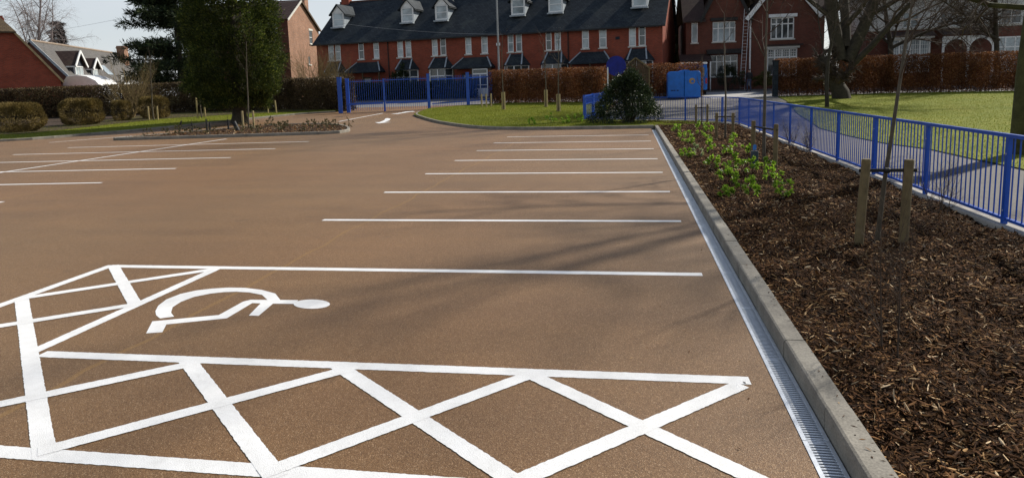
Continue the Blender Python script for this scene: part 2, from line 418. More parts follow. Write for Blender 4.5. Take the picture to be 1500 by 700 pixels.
LAWN_C = [(-12.3, 37.3), (-11.66, 36.0), (-10.32, 33.6), (-8.63, 30.94), (-6.89, 28.6), (-5.58, 27.3), (-5, 26.98), (-3.8, 26.6), (-2.7, 26.45), (-.56, 26.3), (1.0, 26.3), (1.04, 26.5), (3.6, 27.45), (2.35, 29.0), (-2.03, 31.05), (-1.33, 34.3), (-.9, 45.2), (-8.3, 46.5), (-10.9, 45.5), (-13.0, 42.8), (-12.6, 39)]
LAWN_R = [(6.95, -2), (6.98, 13.7), (6.93, 15), (6.93, 17), (6.53, 18.6), (6.39, 20.9), (6.46, 24.4), (7.13, 28.5), (7.83, 33.8), (8.63, 38), (9.33, 42.7), (9.72, 46.9), (17, 47.6), (34, 45), (34, -2)]
LAWN_L = [(-44, 22), (-30.4, 22.4), (-27.6, 25.25), (-26.55, 26.4), (-25.95, 28.9), (-24.95, 31.4), (-23.8, 34.4), (-22.2, 38.9), (-21.3, 41.0), (-19.6, 42.2), (-19.4, 43.6), (-24, 46), (-32, 46), (-47, 42)]
structure(sheet('lawn_centre', LAWN_C, .095, TURF), 'mown lawn inside the curved kerb in front of the brown hedge')
structure(sheet('lawn_right', LAWN_R, .03, TURF), 'sunny mown lawn beyond the path and blue railing')
structure(sheet('lawn_left', LAWN_L, .085, TURF), 'strip of bright lawn behind the left kerb')

def inpoly(P, poly):
    x, y = P[:, 0], P[:, 1]; c = np.zeros(len(P), bool); j = len(poly)-1
    for i in range(len(poly)):
        xi, yi = poly[i]; xj, yj = poly[j]
        c ^= ((yi > y) != (yj > y)) & (x < (xj-xi)*(y-yi)/(yj-yi+1e-12)+xi); j = i
    return c
def sample(rng, poly, n, box=None):
    a = np.array(poly); lo, hi = a.min(0), a.max(0)
    if box: lo, hi = np.maximum(lo, box[0]), np.minimum(hi, box[1])
    P = rng.uniform(lo, hi, size=(n*3, 2)); return P[inpoly(P, poly)][:n]
GRASS = leafmat('grass blades', [(0, (.13, .17, .012)), (.5, (.185, .215, .018)), (.88, (.25, .245, .03)), (1, (.32, .27, .07))], .3, .6)
def grass(name, poly, n, dz, label, box=None, seed=1):
    rng = np.random.default_rng(seed); P = sample(rng, poly, n, box); n = len(P)
    B = np.column_stack([P, gza(P[:, 1])+dz-.005]); D = rng.normal(size=(n, 3))*.45; D[:, 2] = 1
    o = link(name, leaf_mesh(name, rng, B, D, rng.uniform(.025, .06, n), rng.uniform(.010, .018, n)), None, GRASS)
    return tag(o, label, 'grass', None, 'stuff')
grass('grass', LAWN_C, 90000, .095, 'short grass growing on the lawn inside the curved kerb', None, 1)
grass('grass', LAWN_R, 110000, .03, 'short grass growing on the lawn beyond the railing', ((6, 10), (30, 48)), 2)
grass('grass', LAWN_L, 60000, .085, 'short grass growing on the left lawn strip', ((-34, 24), (-19, 46)), 3)

# ------------------------------------------------------------------ kerbs: every stone its own piece
def resample(pts, step):
    P = [Vector((x, y)) for x, y in pts]; out = [P[0]]; acc = 0; cum = [0]
    for a, b in zip(P, P[1:]): cum.append(cum[-1]+(b-a).length)
    n = max(1, round(cum[-1]/step)); res = []
    for i in range(n+1):
        s = cum[-1]*i/n; k = 0
        while k < len(P)-2 and cum[k+1] < s: k += 1
        f = (s-cum[k])/max(1e-9, cum[k+1]-cum[k]); res.append(P[k].lerp(P[k+1], f))
    return res
def kerb(name, label, pts, width, height, mat, step=.915, side=1, piece='kerb_stone', deep=.1, gap=.006):
    """stones along pts (exposed face on the line), body to the `side` of it (+1 = right)"""
    root = structure(empty(name), label); rng = random.Random(len(pts)*7+3)
    P = resample(pts, step)
    nor = []
    for i in range(len(P)):
        d = (P[min(i+1, len(P)-1)]-P[max(i-1, 0)]).normalized(); nor.append(Vector((d.y, -d.x))*side)
    for i in range(len(P)-1):
        a, b = P[i], P[i+1]; d = (b-a).normalized()*gap/2
        a2, b2 = a+d, b-d; j = rng.uniform(-.003, .003); zt = height+rng.uniform(-.003, .003); ch = min(.018, width*.2)
        mb = MB(); rings = []
        for p, n in ((a2, nor[i]), (b2, nor[i+1])):
            z = gz(p.y)
            f = lambda o, h: (p.x+n.x*(o+j), p.y+n.y*(o+j), z+h)
            rings.append([f(0, -deep), f(0, zt-ch*1.3), f(ch*.35, zt-ch*.35), f(ch, zt), f(width, zt), f(width, -deep)])
        m = 6; mb.v = rings[0]+rings[1]
        for k in range(m):
            k2 = (k+1) % m; mb.f.append((k, k2, m+k2, m+k))
        mb.f.append(tuple(range(m))[::-1]); mb.f.append(tuple(range(m, 2*m)))
        recalc(mb.build(piece, mat, root))
    return root
kerb('kerb', 'grey concrete kerb between the steel drain and the bark bed', [(.972, .7), (.972, 26.2)], .125, .12, KERB, .915, 1)
FK = [(-12.25, 37.4)] + LAWN_C[1:10] + [(.972, 26.2)]
FK = [(-12.75, 39.5), (-12.5, 38.2), (-12.05, 36.9), (-11.4, 35.6), (-10.32, 33.63), (-9.5, 32.2), (-8.63, 30.94), (-7.75, 29.65), (-6.89, 28.55), (-6.2, 27.75), (-5.58, 27.22), (-5, 26.9), (-3.8, 26.55), (-2.7, 26.37), (-.56, 26.24), (.94, 26.21)]
kerb('kerb', 'grey concrete kerb curving round the central lawn', FK, .125, .12, KERB, .915, -1)
kerb('kerb', 'grey concrete kerb along the left lawn strip', [(-33, 19.6), (-30.2, 22.4), (-27.48, 25.22), (-26.44, 26.35), (-25.9, 28.9), (-24.9, 31.4), (-23.72, 34.38), (-22.1, 38.9), (-21.2, 40.9), (-19.3, 42.1)], .125, .11, KERB, .915, -1)
ISL = [(-21.4, 24.78), (-18.89, 25.03), (-16.07, 25.5), (-12.6, 26.17), (-12.1, 26.45), (-11.95, 27.2), (-12.35, 28.4), (-12.9, 29.5), (-13.71, 30.7), (-14.6, 31.6), (-15.8, 32.1), (-17.4, 32.2), (-18.9, 31.6), (-19.8, 30.2), (-20.5, 28.4), (-21.1, 26.4), (-21.4, 24.78)]
kerb('kerb', 'grey concrete kerb round the planted island bed', ISL, .125, .12, KERB, .8, -1)
kerb('edging', 'pale concrete edging strip under the blue railing', [(4.02, 2.5), (4.02, 26.1), (3.62, 27.5), (2.3, 28.98), (.6, 29.8)], .16, .10, EDGE, 1.0, 1, 'edging_stone')

# ------------------------------------------------------------------ painted markings
def jitter_line(p, q, wd, rng, step=.05, amp=.0022):
    p = Vector(p); q = Vector(q); d = q-p; L = d.length; d.normalize(); n = Vector((-d.y, d.x))*wd/2
    k = max(2, int(L/step)); a = []; b = []
    for i in range(k+1):
        c = p+d*(L*i/k); a.append(c+n*(1+rng.uniform(-amp, amp)/wd*2)); b.append(c-n*(1+rng.uniform(-amp, amp)/wd*2))
    return a, b
MK = [0]
def paint_line(name, p, q, wd=.1, step=.05):
    MK[0] += 1; rng = random.Random(MK[0]); z = .0018+(MK[0]-15)*.0002 if name == 'hatch_line' else .0016+(.0004 if name in ('centre_line',) else 0)
    a, b = jitter_line(p, q, wd, rng, .018 if name == 'hatch_line' else step, .0024 if name == 'hatch_line' else .002); n = len(a); mb = MB()
    mb.v = [(v.x, v.y, gz(v.y)+z) for v in a]+[(v.x, v.y, gz(v.y)+z) for v in b]
    mb.f = [(i, n+i, n+i+1, i+1) for i in range(n-1)]
    return recalc2(mb.build(name, PAINT, CP))
def recalc2(o):
    me = o.data
    if me.polygons and me.polygons[0].normal.z < 0: me.flip_normals()
    return o
def paint_poly(name, poly, z=.0045):
    tris = tessellate_polygon([[Vector((x, y, 0)) for x, y in poly]]); mb = MB()
    mb.v = [(x, y, gz(y)+z) for x, y in poly]; mb.f = [tuple(t) for t in tris]
    o = mb.build(name, PAINT, CP); recalc(o); return recalc2(o)
YL = [6.12, 8.61, 11.0, 13.4, 15.82, 18.24, 20.64, 23.05]
for i, y in enumerate(YL):
    if i == 0: paint_line('bay_line', (-5.5, 6.12), (.66, 6.22), .1)
    else: paint_line('bay_line', (-4.24, y-.02+.02*i), (.65, y-.02*i+.06), .1, .1)
for xr, yr, xl, yl in ((-11.45, 22.55, -20.56, 21.54), (-11.25, 19.85, -20.33, 19.07), (-11.17, 17.24, -20.2, 16.50), (-11.09, 14.78, -20.1, 14.05), (-11.08, 12.38, -20.1, 11.55), (-11.03, 10.03, -20, 9.2)):
    paint_line('bay_line', (xr, yr), (xl, yl), .1, .15)
paint_line('centre_line', (-15.45, 9.0), (-16.05, 24.6), .1, .15)
paint_line('bay_line', (-24.05, 24.29), (-22.75, 27.5), .1, .15)
paint_line('lane_line', (-15.6, 34.4), (-15.3, 40.3), .12, .15)
# hatched aisle round the disabled bay
for p, q in (((-4.12, 3.885), (.70, 3.965)), ((-5.5, 2.70), (.72, 2.735)), ((-5.46, 2.7), (-5.49, 6.15)), ((-4.22, 3.86), (-4.22, 6.10)),
             ((-5.41, 4.975), (-2.97, 2.745)), ((-5.43, 6.10), (-4.26, 4.975)), ((-2.93, 3.85), (-1.68, 2.71)), ((-1.85, 3.875), (-.50, 2.76)),
             ((-.61, 3.905), (.60, 2.89)), ((-5.42, 5.06), (-4.28, 6.03)), ((-5.45, 3.98), (-4.27, 4.93)), ((-4.2, 2.75), (-2.97, 3.78)),
             ((-2.95, 2.77), (-1.86, 3.81)), ((-1.69, 2.73), (-.64, 3.88)), ((-.47, 2.82), (.60, 3.86))):
    if abs(p[0]-q[0]) > .2 and abs(p[1]-q[1]) > .2:
        e = (Vector(q)-Vector(p)).normalized()*.06; p = tuple(Vector(p)-e); q = tuple(Vector(q)+e)
    paint_line('hatch_line', p, q, .104, .03)
WC_WHEEL = [(-3.761, 4.646), (-3.848, 4.713), (-3.931, 4.81), (-4.007, 4.944), (-4.054, 5.11), (-4.031, 5.268), (-3.95, 5.377), (-3.83, 5.445), (-3.69, 5.485), (-3.52, 5.49), (-3.326, 5.443), (-3.141, 5.349), (-2.97, 5.145), (-3.09, 5.145), (-3.244, 5.303), (-3.412, 5.362), (-3.54, 5.372), (-3.652, 5.352), (-3.752, 5.298), (-3.842, 5.20), (-3.872, 5.059), (-3.848, 4.916), (-3.765, 4.785), (-3.672, 4.698)]
WC_BODY = [(-2.84, 5.19), (-3.271, 5.165), (-3.31, 5.113), (-3.317, 4.767), (-3.779, 4.579), (-3.638, 4.33), (-3.524, 4.363), (-3.612, 4.524), (-3.201, 4.70), (-3.205, 5.08), (-3.126, 5.078), (-3.056, 4.779), (-2.968, 4.779), (-3.012, 5.08), (-2.80, 5.09)]
WC_HEAD = [(-2.504, 5.108), (-2.495, 5.071), (-2.502, 5.037), (-2.525, 5.01), (-2.561, 4.99), (-2.606, 4.98), (-2.657, 4.982), (-2.709, 4.994), (-2.757, 5.016), (-2.796, 5.046), (-2.823, 5.081), (-2.834, 5.118), (-2.829, 5.154), (-2.807, 5.183), (-2.77, 5.204), (-2.722, 5.214), (-2.669, 5.212), (-2.615, 5.199), (-2.567, 5.175), (-2.529, 5.143)]
ws = paint_poly('wheelchair_symbol', WC_BODY, .0018)
for nm, pl, z in (('wheel_arc', WC_WHEEL, .0022), ('head_mark', WC_HEAD, .0026)):
    o = paint_poly(nm, pl, z); o.parent = ws
# direction arrows by the gate
ARW = [(-13.15, 32.9), (-12.75, 33.75), (-12.88, 33.75), (-13.1, 34.8), (-13.65, 36.0), (-13.95, 36.0), (-13.45, 34.8), (-13.22, 33.75), (-13.35, 33.75)]
ARW = [(-12.62, 32.55), (-12.22, 33.3), (-12.58, 33.3), (-12.72, 34.4), (-13.05, 35.5), (-13.45, 36.0), (-13.38, 35.5), (-13.08, 34.6), (-12.86, 33.3), (-13.12, 33.3)]
paint_poly('direction_arrow', ARW, .004)
paint_poly('direction_arrow', [(-14.4, 39.2), (-13.95, 39.3), (-13.7, 40.9), (-13.4, 40.95), (-13.75, 41.6), (-14.3, 41), (-14.0, 40.9), (-14.3, 39.6)], .004)

# ------------------------------------------------------------------ steel channel drain
DR = empty('channel_drain', (0, 0, 0), 0, 'galvanised steel slotted channel drain running along the kerb', 'drain')
mb = MB(); mb.box(.834, .6, -.12, .842, 25.3, -.004).box(.960, .6, -.12, .968, 25.3, -.004).box(.842, .6, -.12, .960, 25.3, -.10)
mb.build('channel', CHANNEL, DR)
gm = MB(); gm.box(.836, .003, -.012, .858, .997, .003).box(.946, .003, -.012, .966, .997, .003).box(.858, .003, -.012, .946, .012, .0015).box(.858, .988, -.012, .946, .997, .0015)
gm_me = gm.mesh('grate_frame'); gm_me.materials.append(GALV)
bmb = MB().prism([(.858, -.012), (.858, .001), (.872, .0022), (.932, .0022), (.946, .001), (.946, -.012)], -.0052, .0052)
bar_me = bmb.mesh('grate_bar'); bar_me.materials.append(GALV)
NB = 40; pitch = .976/NB
alls = MB()
for k in range(NB):
    y = .012+pitch*(k+.5); b0 = len(alls.v); alls.v += [(a, b+y, c) for a, b, c in bmb.v]; alls.f += [tuple(i+b0 for i in f) for f in bmb.f]
alls_me = alls.mesh('grate_bars'); alls_me.materials.append(GALV)
for i in range(25):
    y0 = .3+i
    if y0 < 1: continue
    g = link('grate', gm_me, DR); g.location.y = y0
    if i < 8:
        for k in range(NB):
            o = link('grate_bar', bar_me, g); o.location.y = .012+pitch*(k+.5)
    else:
        tag(link('grate_bars', alls_me, g), kind='stuff')

# ------------------------------------------------------------------ bark bed
BED = [(1.09, .8), (4.03, .8), (4.03, 26.1), (3.63, 27.5), (2.3, 28.95), (.6, 29.75), (1.06, 26.4), (1.09, 26)]
def bed_z(x, y):
    return gza(y)+.062+.03*np.sin(x*2.1+.5)*np.sin(y*1.3)*.6+.022*np.sin(x*5.7+y*3.1)+.016*np.sin(y*7.3-x*4.4)
def planting_bed():
    xs = np.linspace(1.07, 4.06, 60); ys = np.linspace(.8, 29.8, 520)
    X, Y = np.meshgrid(xs, ys); rng = np.random.default_rng(5)
    Z = bed_z(X, Y)+rng.normal(0, .009, X.shape)
    keep = inpoly(np.column_stack([X.ravel(), Y.ravel()]), [(1.0, .5), (4.1, .5), (4.1, 26.15), (3.7, 27.6), (2.35, 29.05), (.6, 29.85), (.9, 26.4)]).reshape(X.shape)
    n, m = X.shape; V = np.column_stack([X.ravel(), Y.ravel(), Z.ravel()])
    i, j = np.meshgrid(np.arange(n-1), np.arange(m-1), indexing='ij'); i = i.ravel(); j = j.ravel()
    ok = keep[i, j] & keep[i+1, j+1] & keep[i, j+1] & keep[i+1, j]; i = i[ok]; j = j[ok]
    F = np.column_stack([i*m+j, i*m+j+1, (i+1)*m+j+1, (i+1)*m+j])
    mt, t, b = nodes('bark mulch base')
    tc = N(t, 'ShaderNodeTexCoord'); v = N(t, 'ShaderNodeTexVoronoi', Scale=38.0); t.links.new(tc.outputs['Object'], v.inputs['Vector'])
    s = N(t, 'ShaderNodeSeparateColor'); t.links.new(v.outputs['Color'], s.inputs[0])
    t.links.new(ramp(t, s.outputs[0], [(0, (.006, .0028, .0012)), (.5, (.022, .010, .004)), (.9, (.05, .024, .009)), (1, (.12, .065, .028))]), b.inputs['Base Color'])
    b.inputs['Roughness'].default_value = .9; b.inputs['Specular IOR Level'].default_value = .05; bump(t, b, v.outputs['Distance'], 1.0, .03)
    structure(link('planting_bed', np_mesh('planting_bed', V, F), None, mt), 'bark mulched planting bed between the kerb and the blue railing')
planting_bed()
CHIP = leafmat('bark chips', [(0, (.014, .006, .0025)), (.34, (.048, .020, .0075)), (.66, (.115, .050, .018)), (.86, (.23, .115, .042)), (.945, (.42, .26, .115)), (1, (.68, .52, .33))], 0, .8)
CHIP.node_tree.nodes['Principled BSDF'].inputs['Specular IOR Level'].default_value = .08
def chips(name, n, poly, zf, label, seed, near=True, scale=1.):
    rng = np.random.default_rng(seed)
    a = np.array(poly); lo, hi = a.min(0), a.max(0)
    U = rng.random(n*2)
    ys = lo[1]+(hi[1]-lo[1])*(U**(2.3 if near else 1.))
    P = np.column_stack([rng.uniform(lo[0], hi[0], n*2), ys]); P = P[inpoly(P, poly)][:n]; n = len(P)
    big = rng.random(n)
    L = (.013+.052*rng.random(n)**2.0+.035*(big > .96))*scale*(1+.035*np.clip(P[:, 1]-4, 0, 20)*near); Wd = L*rng.uniform(.06, .24, n)+.0018
    ang = rng.uniform(0, 2*np.pi, n); tilt = rng.normal(0, .42, n)
    D = np.column_stack([np.cos(ang)*np.cos(tilt), np.sin(ang)*np.cos(tilt), np.sin(tilt)])
    S = unit(np.cross(D, np.column_stack([rng.normal(0, .45, n), rng.normal(0, .45, n), np.ones(n)]))); Nn = np.cross(S, D)
    C = np.column_stack([P, zf(P[:, 0], P[:, 1])+rng.uniform(.0, .024, n)])
    l = (L/2)[:, None]; wv = (Wd/2)[:, None]; cv = rng.normal(0, .10, n)[:, None]*l; th = (Wd*.28)[:, None]
    V = np.empty((n, 9, 3))
    for k, (u, s) in enumerate(((-1, .6), (0.1, 1.), (1, .45))):
        c = C+D*l*u+Nn*cv*(u*u)
        V[:, k*3] = c-S*wv*s-Nn*th*.5; V[:, k*3+1] = c+S*wv*s-Nn*th*.5; V[:, k*3+2] = c+Nn*th*s
    b = np.arange(n)[:, None]*9
    F = np.concatenate([b+np.array(f) for f in ((0, 2, 5, 3), (2, 1, 4, 5), (3, 5, 8, 6), (5, 4, 7, 8))])
    return tag(link(name, np_mesh(name, V.reshape(-1, 3), F), None, CHIP), label, 'bark mulch', None, 'stuff')
chips('bark_chips', 135000, [(1.11, 1.6), (4.02, 1.6), (4.02, 26), (3.6, 27.4), (2.3, 28.9), (.7, 29.6), (1.08, 26.3)], bed_z, 'loose brown bark chips spread over the planting bed', 11)
chips('bark_chips', 9000, [(x*.975-.42, y*.94+1.7) for x, y in ISL[:-1]], lambda x, y: gza(y)+.085, 'loose brown bark chips on the island bed', 12, False, 2.2)
def spill():
    rng = np.random.default_rng(19); n = 260
    x = np.where(rng.random(n) < .7, rng.uniform(1.03, 1.10, n), .82-np.abs(rng.normal(0, .5, n))); y = 2.2+22*rng.random(n)**1.6
    z = np.where(x > .9, .122, .004)+gza(y); a = rng.uniform(0, 6.28, n); D = np.column_stack([np.cos(a), np.sin(a), rng.normal(.05, .1, n)])
    up = np.tile([0., 0., 1.], (n, 1))+rng.normal(0, .2, (n, 3))
    o = link('bark_chips', leaf_mesh('bark_chips', rng, np.column_stack([x, y, z]), D, rng.uniform(.012, .04, n), rng.uniform(.004, .010, n), .2, up), None, CHIP)
    tag(o, 'stray bark chips spilled on the kerb and bay ends', 'bark mulch', None, 'stuff')
spill()
structure(sheet('island_bed', [(x*.985-.25, y*.965+1.0) for x, y in ISL[:-1]], .085, SOIL), 'dark soil of the planted island bed')

# ------------------------------------------------------------------ railings
BOLT = M('bright bolt heads', (.75, .76, .78), .35, .05, 5, metal=.4)
_bar = MB().tube([Vector((0, 0, 0)), Vector((0, 0, 1))], [.008, .008], 6).mesh('bar'); _bar.materials.append(BLUE)
_dot = MB().prism([(.009*math.cos(a*math.pi/3), .009*math.sin(a*math.pi/3)) for a in range(6)], -.006, .004).mesh('bolt'); _dot.materials.append(BOLT)
def railing_run(root, A, B, nbar, h=1.1, post_a=True, post_b=True, barlow=.16, pw=.06):
    A = Vector((A[0], A[1], gz(A[1]))); B = Vector((B[0], B[1], gz(B[1]))); d = (B-A); L = d.length; u = d.normalized()
    rz = math.atan2(u.y, u.x)
    MB().bar(A+Vector((0, 0, h-.02)), B+Vector((0, 0, h-.02)), .05, .04).build('top_rail', BLUE, root)
    MB().bar(A+Vector((0, 0, barlow)), B+Vector((0, 0, barlow)), .045, .03).build('bottom_rail', BLUE, root)
    for k in range(nbar):
        p = A.lerp(B, (k+1)/(nbar+1)); o = link('bar', _bar, root); o.location = (p.x, p.y, p.z+barlow+.012); o.scale = (1, 1, h-.04-barlow-.012)
    for ok, p in ((post_a, A), (post_b, B)):
        if not ok: continue
        po = MB().box(-pw/2, -.022, -.1, pw/2, .022, h-.042).build('post', BLUE, root)
        po.location = p; po.rotation_euler.z = rz
        for z in (h-.22, barlow+.09):
            b = link('bolt', _dot, po); b.location = (.0, .023, z)
RF = empty('blue_railing', (4.11, 8.13, 0), 0, 'blue steel bar railing along the right edge of the bark bed', 'railing')
def P0(o): o.location = (0, 0, 0); return o
P0(RF)
ys = [2.04+2.03*k for k in range(13)]
for i in range(12):
    railing_run(RF, (4.11, ys[i]), (4.11, ys[i+1]), 17, post_a=(i == 0))
railing_run(RF, (4.11, ys[12]), (3.66, 27.75), 11)
railing_run(RF, (3.66, 27.75), (2.35, 29.15), 15)
railing_run(RF, (2.35, 29.15), (.75, 29.95), 15)
railing_run(RF, (.75, 29.95), (-1.98, 31.18), 22)
BF = empty('blue_railing', (0, 0, 0), 0, 'short blue railing with a deep top band standing on the lawn beside the dark bush', 'railing')
def band_panel(root, A, B, h=1.1):
    A = Vector((A[0], A[1], gz(A[1])+.09)); B = Vector((B[0], B[1], gz(B[1])+.09)); u = (B-A).normalized(); rz = math.atan2(u.y, u.x); L = (B-A).length
    for z, hh in ((h-.03, .06), (h-.40, .03), (.10, .05)):
        MB().bar(A+Vector((0, 0, z)), B+Vector((0, 0, z)), .05, hh).build('rail', BLUE, root)
    n = int(L/.055)
    for k in range(n):
        p = A.lerp(B, (k+.5)/n)
        o = link('bar', _bar, root); o.location = (p.x, p.y, p.z+h-.40); o.scale = (1.3, 1.3, .36)
    for k in range(max(3, n//3)):
        p = A.lerp(B, (k+.5)/max(3, n//3)); o = link('bar', _bar, root); o.location = (p.x, p.y, p.z+.1); o.scale = (1, 1, h-.5)
    for p in (A, B):
        po = MB().box(-.05, -.05, -.12, .05, .05, h+.02).build('post', BLUE, root); po.location = p; po.rotation_euler.z = rz
band_panel(BF, (-2.04, 31.3), (-1.72, 32.75)); band_panel(BF, (-1.70, 32.85), (-1.25, 34.6))

# sliding gate and the fence beside it
GT = empty('entrance_gate', (0, 0, 0), 0, 'tall blue steel bar gate across the car park entrance', 'gate')
_gbar = MB().box(-.010, -.010, 0, .010, .010, 1).mesh('bar'); _gbar.materials.append(BLUE)
def gate_leaf(root, A, B, h, low, n, rails, name='bar'):
    A = Vector((A[0], A[1], gz(A[1]))); B = Vector((B[0], B[1], gz(B[1]))); rz = math.atan2(B.y-A.y, B.x-A.x)
    for z, hh in rails: MB().bar(A+Vector((0, 0, z)), B+Vector((0, 0, z)), .07, hh).build('rail', BLUE, root)
    for k in range(n):
        p = A.lerp(B, (k+.5)/n); o = link(name, _gbar, root); o.location = (p.x, p.y, p.z+low); o.scale = (1, 1, h-low); o.rotation_euler.z = rz
def gate_post(root, p, w1, h):
    z = gz(p[1]); o = MB().box(-w1/2, -w1/2, -.1, w1/2, w1/2, h).box(-w1/2-.015, -w1/2-.015, h, w1/2+.015, w1/2+.015, h+.03).build('post', BLUE, root)
    o.location = (p[0], p[1], z); o.rotation_euler.z = .29
gate_leaf(GT, (-18.25, 41.5), (-15.97, 42.2), 2.12, .10, 17, [(2.0, .05), (.55, .14)])
gate_leaf(GT, (-15.8, 42.25), (-13.2, 43.0), 2.16, .10, 19, [(2.03, .05), (.55, .14)])
for p, w1, h in (((-18.57, 41.31), .26, 2.3), ((-18.22, 41.75), .22, 2.2), ((-15.88, 42.22), .12, 2.1), ((-13.06, 42.95), .20, 2.32)): gate_post(GT, p, w1, h)
GF = empty('boundary_fence', (0, 0, 0), 0, 'tall blue steel bar fence between the gate and the brown hedge', 'fence')
gate_leaf(GF, (-12.9, 43.15), (-10.98, 45.2), 2.15, .12, 20, [(1.95, .07), (.35, .06)])
gate_leaf(GF, (-10.9, 45.3), (-9.7, 46.95), 2.15, .12, 15, [(1.95, .07), (.35, .06)])
for p in ((-10.95, 45.28), (-9.68, 47.0)): gate_post(GF, p, .22, 2.3)

# ------------------------------------------------------------------ bare trees and saplings
def grow(out, rng, p, d, L, r, lvl, c):
    n = c['seg'][lvl]; pts = [p.copy()]; rad = [r]; d = d.copy(); tp = c.get('tip', .25)
    for i in range(n):
        wb = c['wob'][lvl]
        d = (d+Vector((rng.gauss(0, wb), rng.gauss(0, wb), rng.gauss(0, wb)+c['up'][lvl]))).normalized()
        p = p+d*(L/n); rr = r*(1-(i+1)/n*(1-tp)); pts.append(p.copy()); rad.append(rr)
        if lvl < c['max'] and (i+1)/n >= c['first'][lvl]:
            k = c['kids'][lvl]; k = int(k)+(rng.random() < k-int(k))
            for _ in range(k):
                a = R(rng.uniform(*c['ang'][lvl])); ax = d.orthogonal().normalized(); ax.rotate(Matrix.Rotation(rng.uniform(0, 6.283), 3, d))
                e = d.copy(); e.rotate(Matrix.Rotation(a, 3, ax))
                grow(out, rng, p, e, L*c['ratio'][lvl]*rng.uniform(.65, 1.2)*(1.15-.45*(i+1)/n), rr*c['rr'][lvl], lvl+1, c)
    out[min(lvl, len(out)-1)].tube(pts, rad, c['sides'][lvl])
def tree_parts(root, name_mats, rng, starts, c):
    out = [MB() for _ in name_mats]
    for p, d, L, r, lvl in starts: grow(out, rng, Vector(p), Vector(d).normalized(), L, r, lvl, c)
    for mb, (nm, mt) in zip(out, name_mats):
        if mb.f: mb.build(nm, mt, root, True)
SAP = dict(seg=[9, 5, 4], wob=[.02, .10, .15], up=[.01, .10, .06], kids=[1.6, 1.4, 0], first=[.55, .25, 1], ang=[(25, 50), (25, 55), (0, 0)], ratio=[.26, .45, .4], rr=[.55, .6, .6], sides=[7, 4, 3], max=2, tip=.3)
def sapling(loc, h, r, label, lean=(0, 0), seed=1, first=.55, kids=1.6, group='young staked trees', mats=None):
    rng = random.Random(seed); root = empty('sapling', (loc[0], loc[1], gz(loc[1])+loc[2]), 0, label, 'tree', group)
    mats = mats or (M('young grey bark', (.095, .078, .055), .85, .3, 8, 50, .5, .006), TWIG); c = dict(SAP); c['first'] = [first, .25, 1]; c['kids'] = [kids, 1.4, 0]
    tree_parts(root, [('trunk', mats[0]), ('branches', mats[1])], rng, [((0, 0, -.05), (lean[0], lean[1], 1), h, r, 0)], c)
    return root
def stake_pair(loc, stakes, h, r, label, strap=True, zs=None, mat=STAKE):
    root = empty('tree_support', (loc[0], loc[1], gz(loc[1])+loc[2]), 0, label, 'tree stakes', 'tree stakes')
    rng = random.Random(int(loc[0]*100)); tops = []
    for sx, sy, lx, ly in stakes:
        mb = MB(); k = 10
        mb.tube([Vector((sx, sy, -.1)), Vector((sx+lx*.5, sy+ly*.5, h*.5)), Vector((sx+lx, sy+ly, h-.012)), Vector((sx+lx, sy+ly, h))], [r, r, r, r*.86], k, True)
        recalc(mb.build('stake', mat, root)); tops.append((sx+lx, sy+ly))
    if strap and len(tops) > 1:
        z = zs or h-.12; a = Vector((*tops[0], z)); b = Vector((*tops[-1], z+.01)); d = (b-a).normalized()
        st = MB().bar(a-d*(r+.02), b+d*(r+.03), .012, .035).build('strap', RUBBER, root)
        MB().tube([a.lerp(b, .42), a.lerp(b, .46), a.lerp(b, .54), a.lerp(b, .58)], [.018, .03, .03, .018], 8, True).build('buckle', RUBBER, st)
    return root
BZ = .07
stake_pair((2.56, 7.35, BZ), [(-.20, 0, .045, .0), (.20, -.08, .02, .0)], .86, .045, 'pair of round wooden stakes with black strap nearest the camera in the bark bed')
sapling((2.58, 7.47, BZ), 3.1, .026, 'thin young tree leaning right between the stakes nearest the camera', (.075, .0), 4, .5, 2.0)
stake_pair((2.66, 13.9, BZ), [(-.10, .7, .0, 0), (.10, -.5, 0, 0)], .84, .045, 'pair of wooden stakes with black strap next to the blue tagged guard')
sapling((2.70, 14.15, BZ), 3.9, .040, 'young bare tree with a forked top between the second pair of stakes', (-.025, 0), 8, .5, 1.9)
stake_pair((2.76, 20.2, BZ), [(-.22, .2, 0, 0), (.20, -.1, 0, 0)], .75, .045, 'pair of wooden stakes with black strap against the corner of the blue railing')
sapling((2.76, 20.2, BZ), 3.6, .034, 'slim bare young tree between the third pair of stakes', (.0, 0), 15, .5, 1.5)
stake_pair((2.70, 26.1, BZ), [(-.20, .05, 0, 0), (.21, 0, 0, 0)], .80, .04, 'pair of wooden stakes farthest from the camera in the bark bed')
sapling((2.72, 26.15, BZ), 2.6, .028, 'slim bare young tree between the farthest stakes of the bark bed', (.0, 0), 16, .55, 1.3)
for (x, y, hh, rr, lb, ln, sd_, fi, kd) in (
    (-7.4, 39.6, 4.4, .045, 'tall thin young tree on the central lawn in front of the lamp post', (-.03, 0), 21, .4, 1.8),
    (-5.03, 41.1, 4.2, .045, 'young bare tree on the central lawn, middle of the three', (.0, 0), 22, .45, 1.8),
    (-3.83, 36.9, 4.0, .045, 'young bare tree on the central lawn nearest the blue railing', (-.02, 0), 23, .5, 1.8),
    (-29.55, 37.76, 3.9, .05, 'young bare tree with a twiggy crown beside the clipped shrubs', (-.02, 0), 24, .4, 2.6),
    (-27.0, 38.9, 3.2, .04, 'young bare tree on the left lawn in front of the dark pine', (-.02, 0), 25, .5, 1.6),
    (-18.45, 30.2, 4.2, .042, 'young bare tree rising from the island bed', (.04, 0), 26, .45, 1.6)):
    sapling((x, y, .09), hh, rr, lb, ln, sd_, fi, kd)
PALE = M('pale new softwood', (.36, .28, .14), .8, .2, 8)
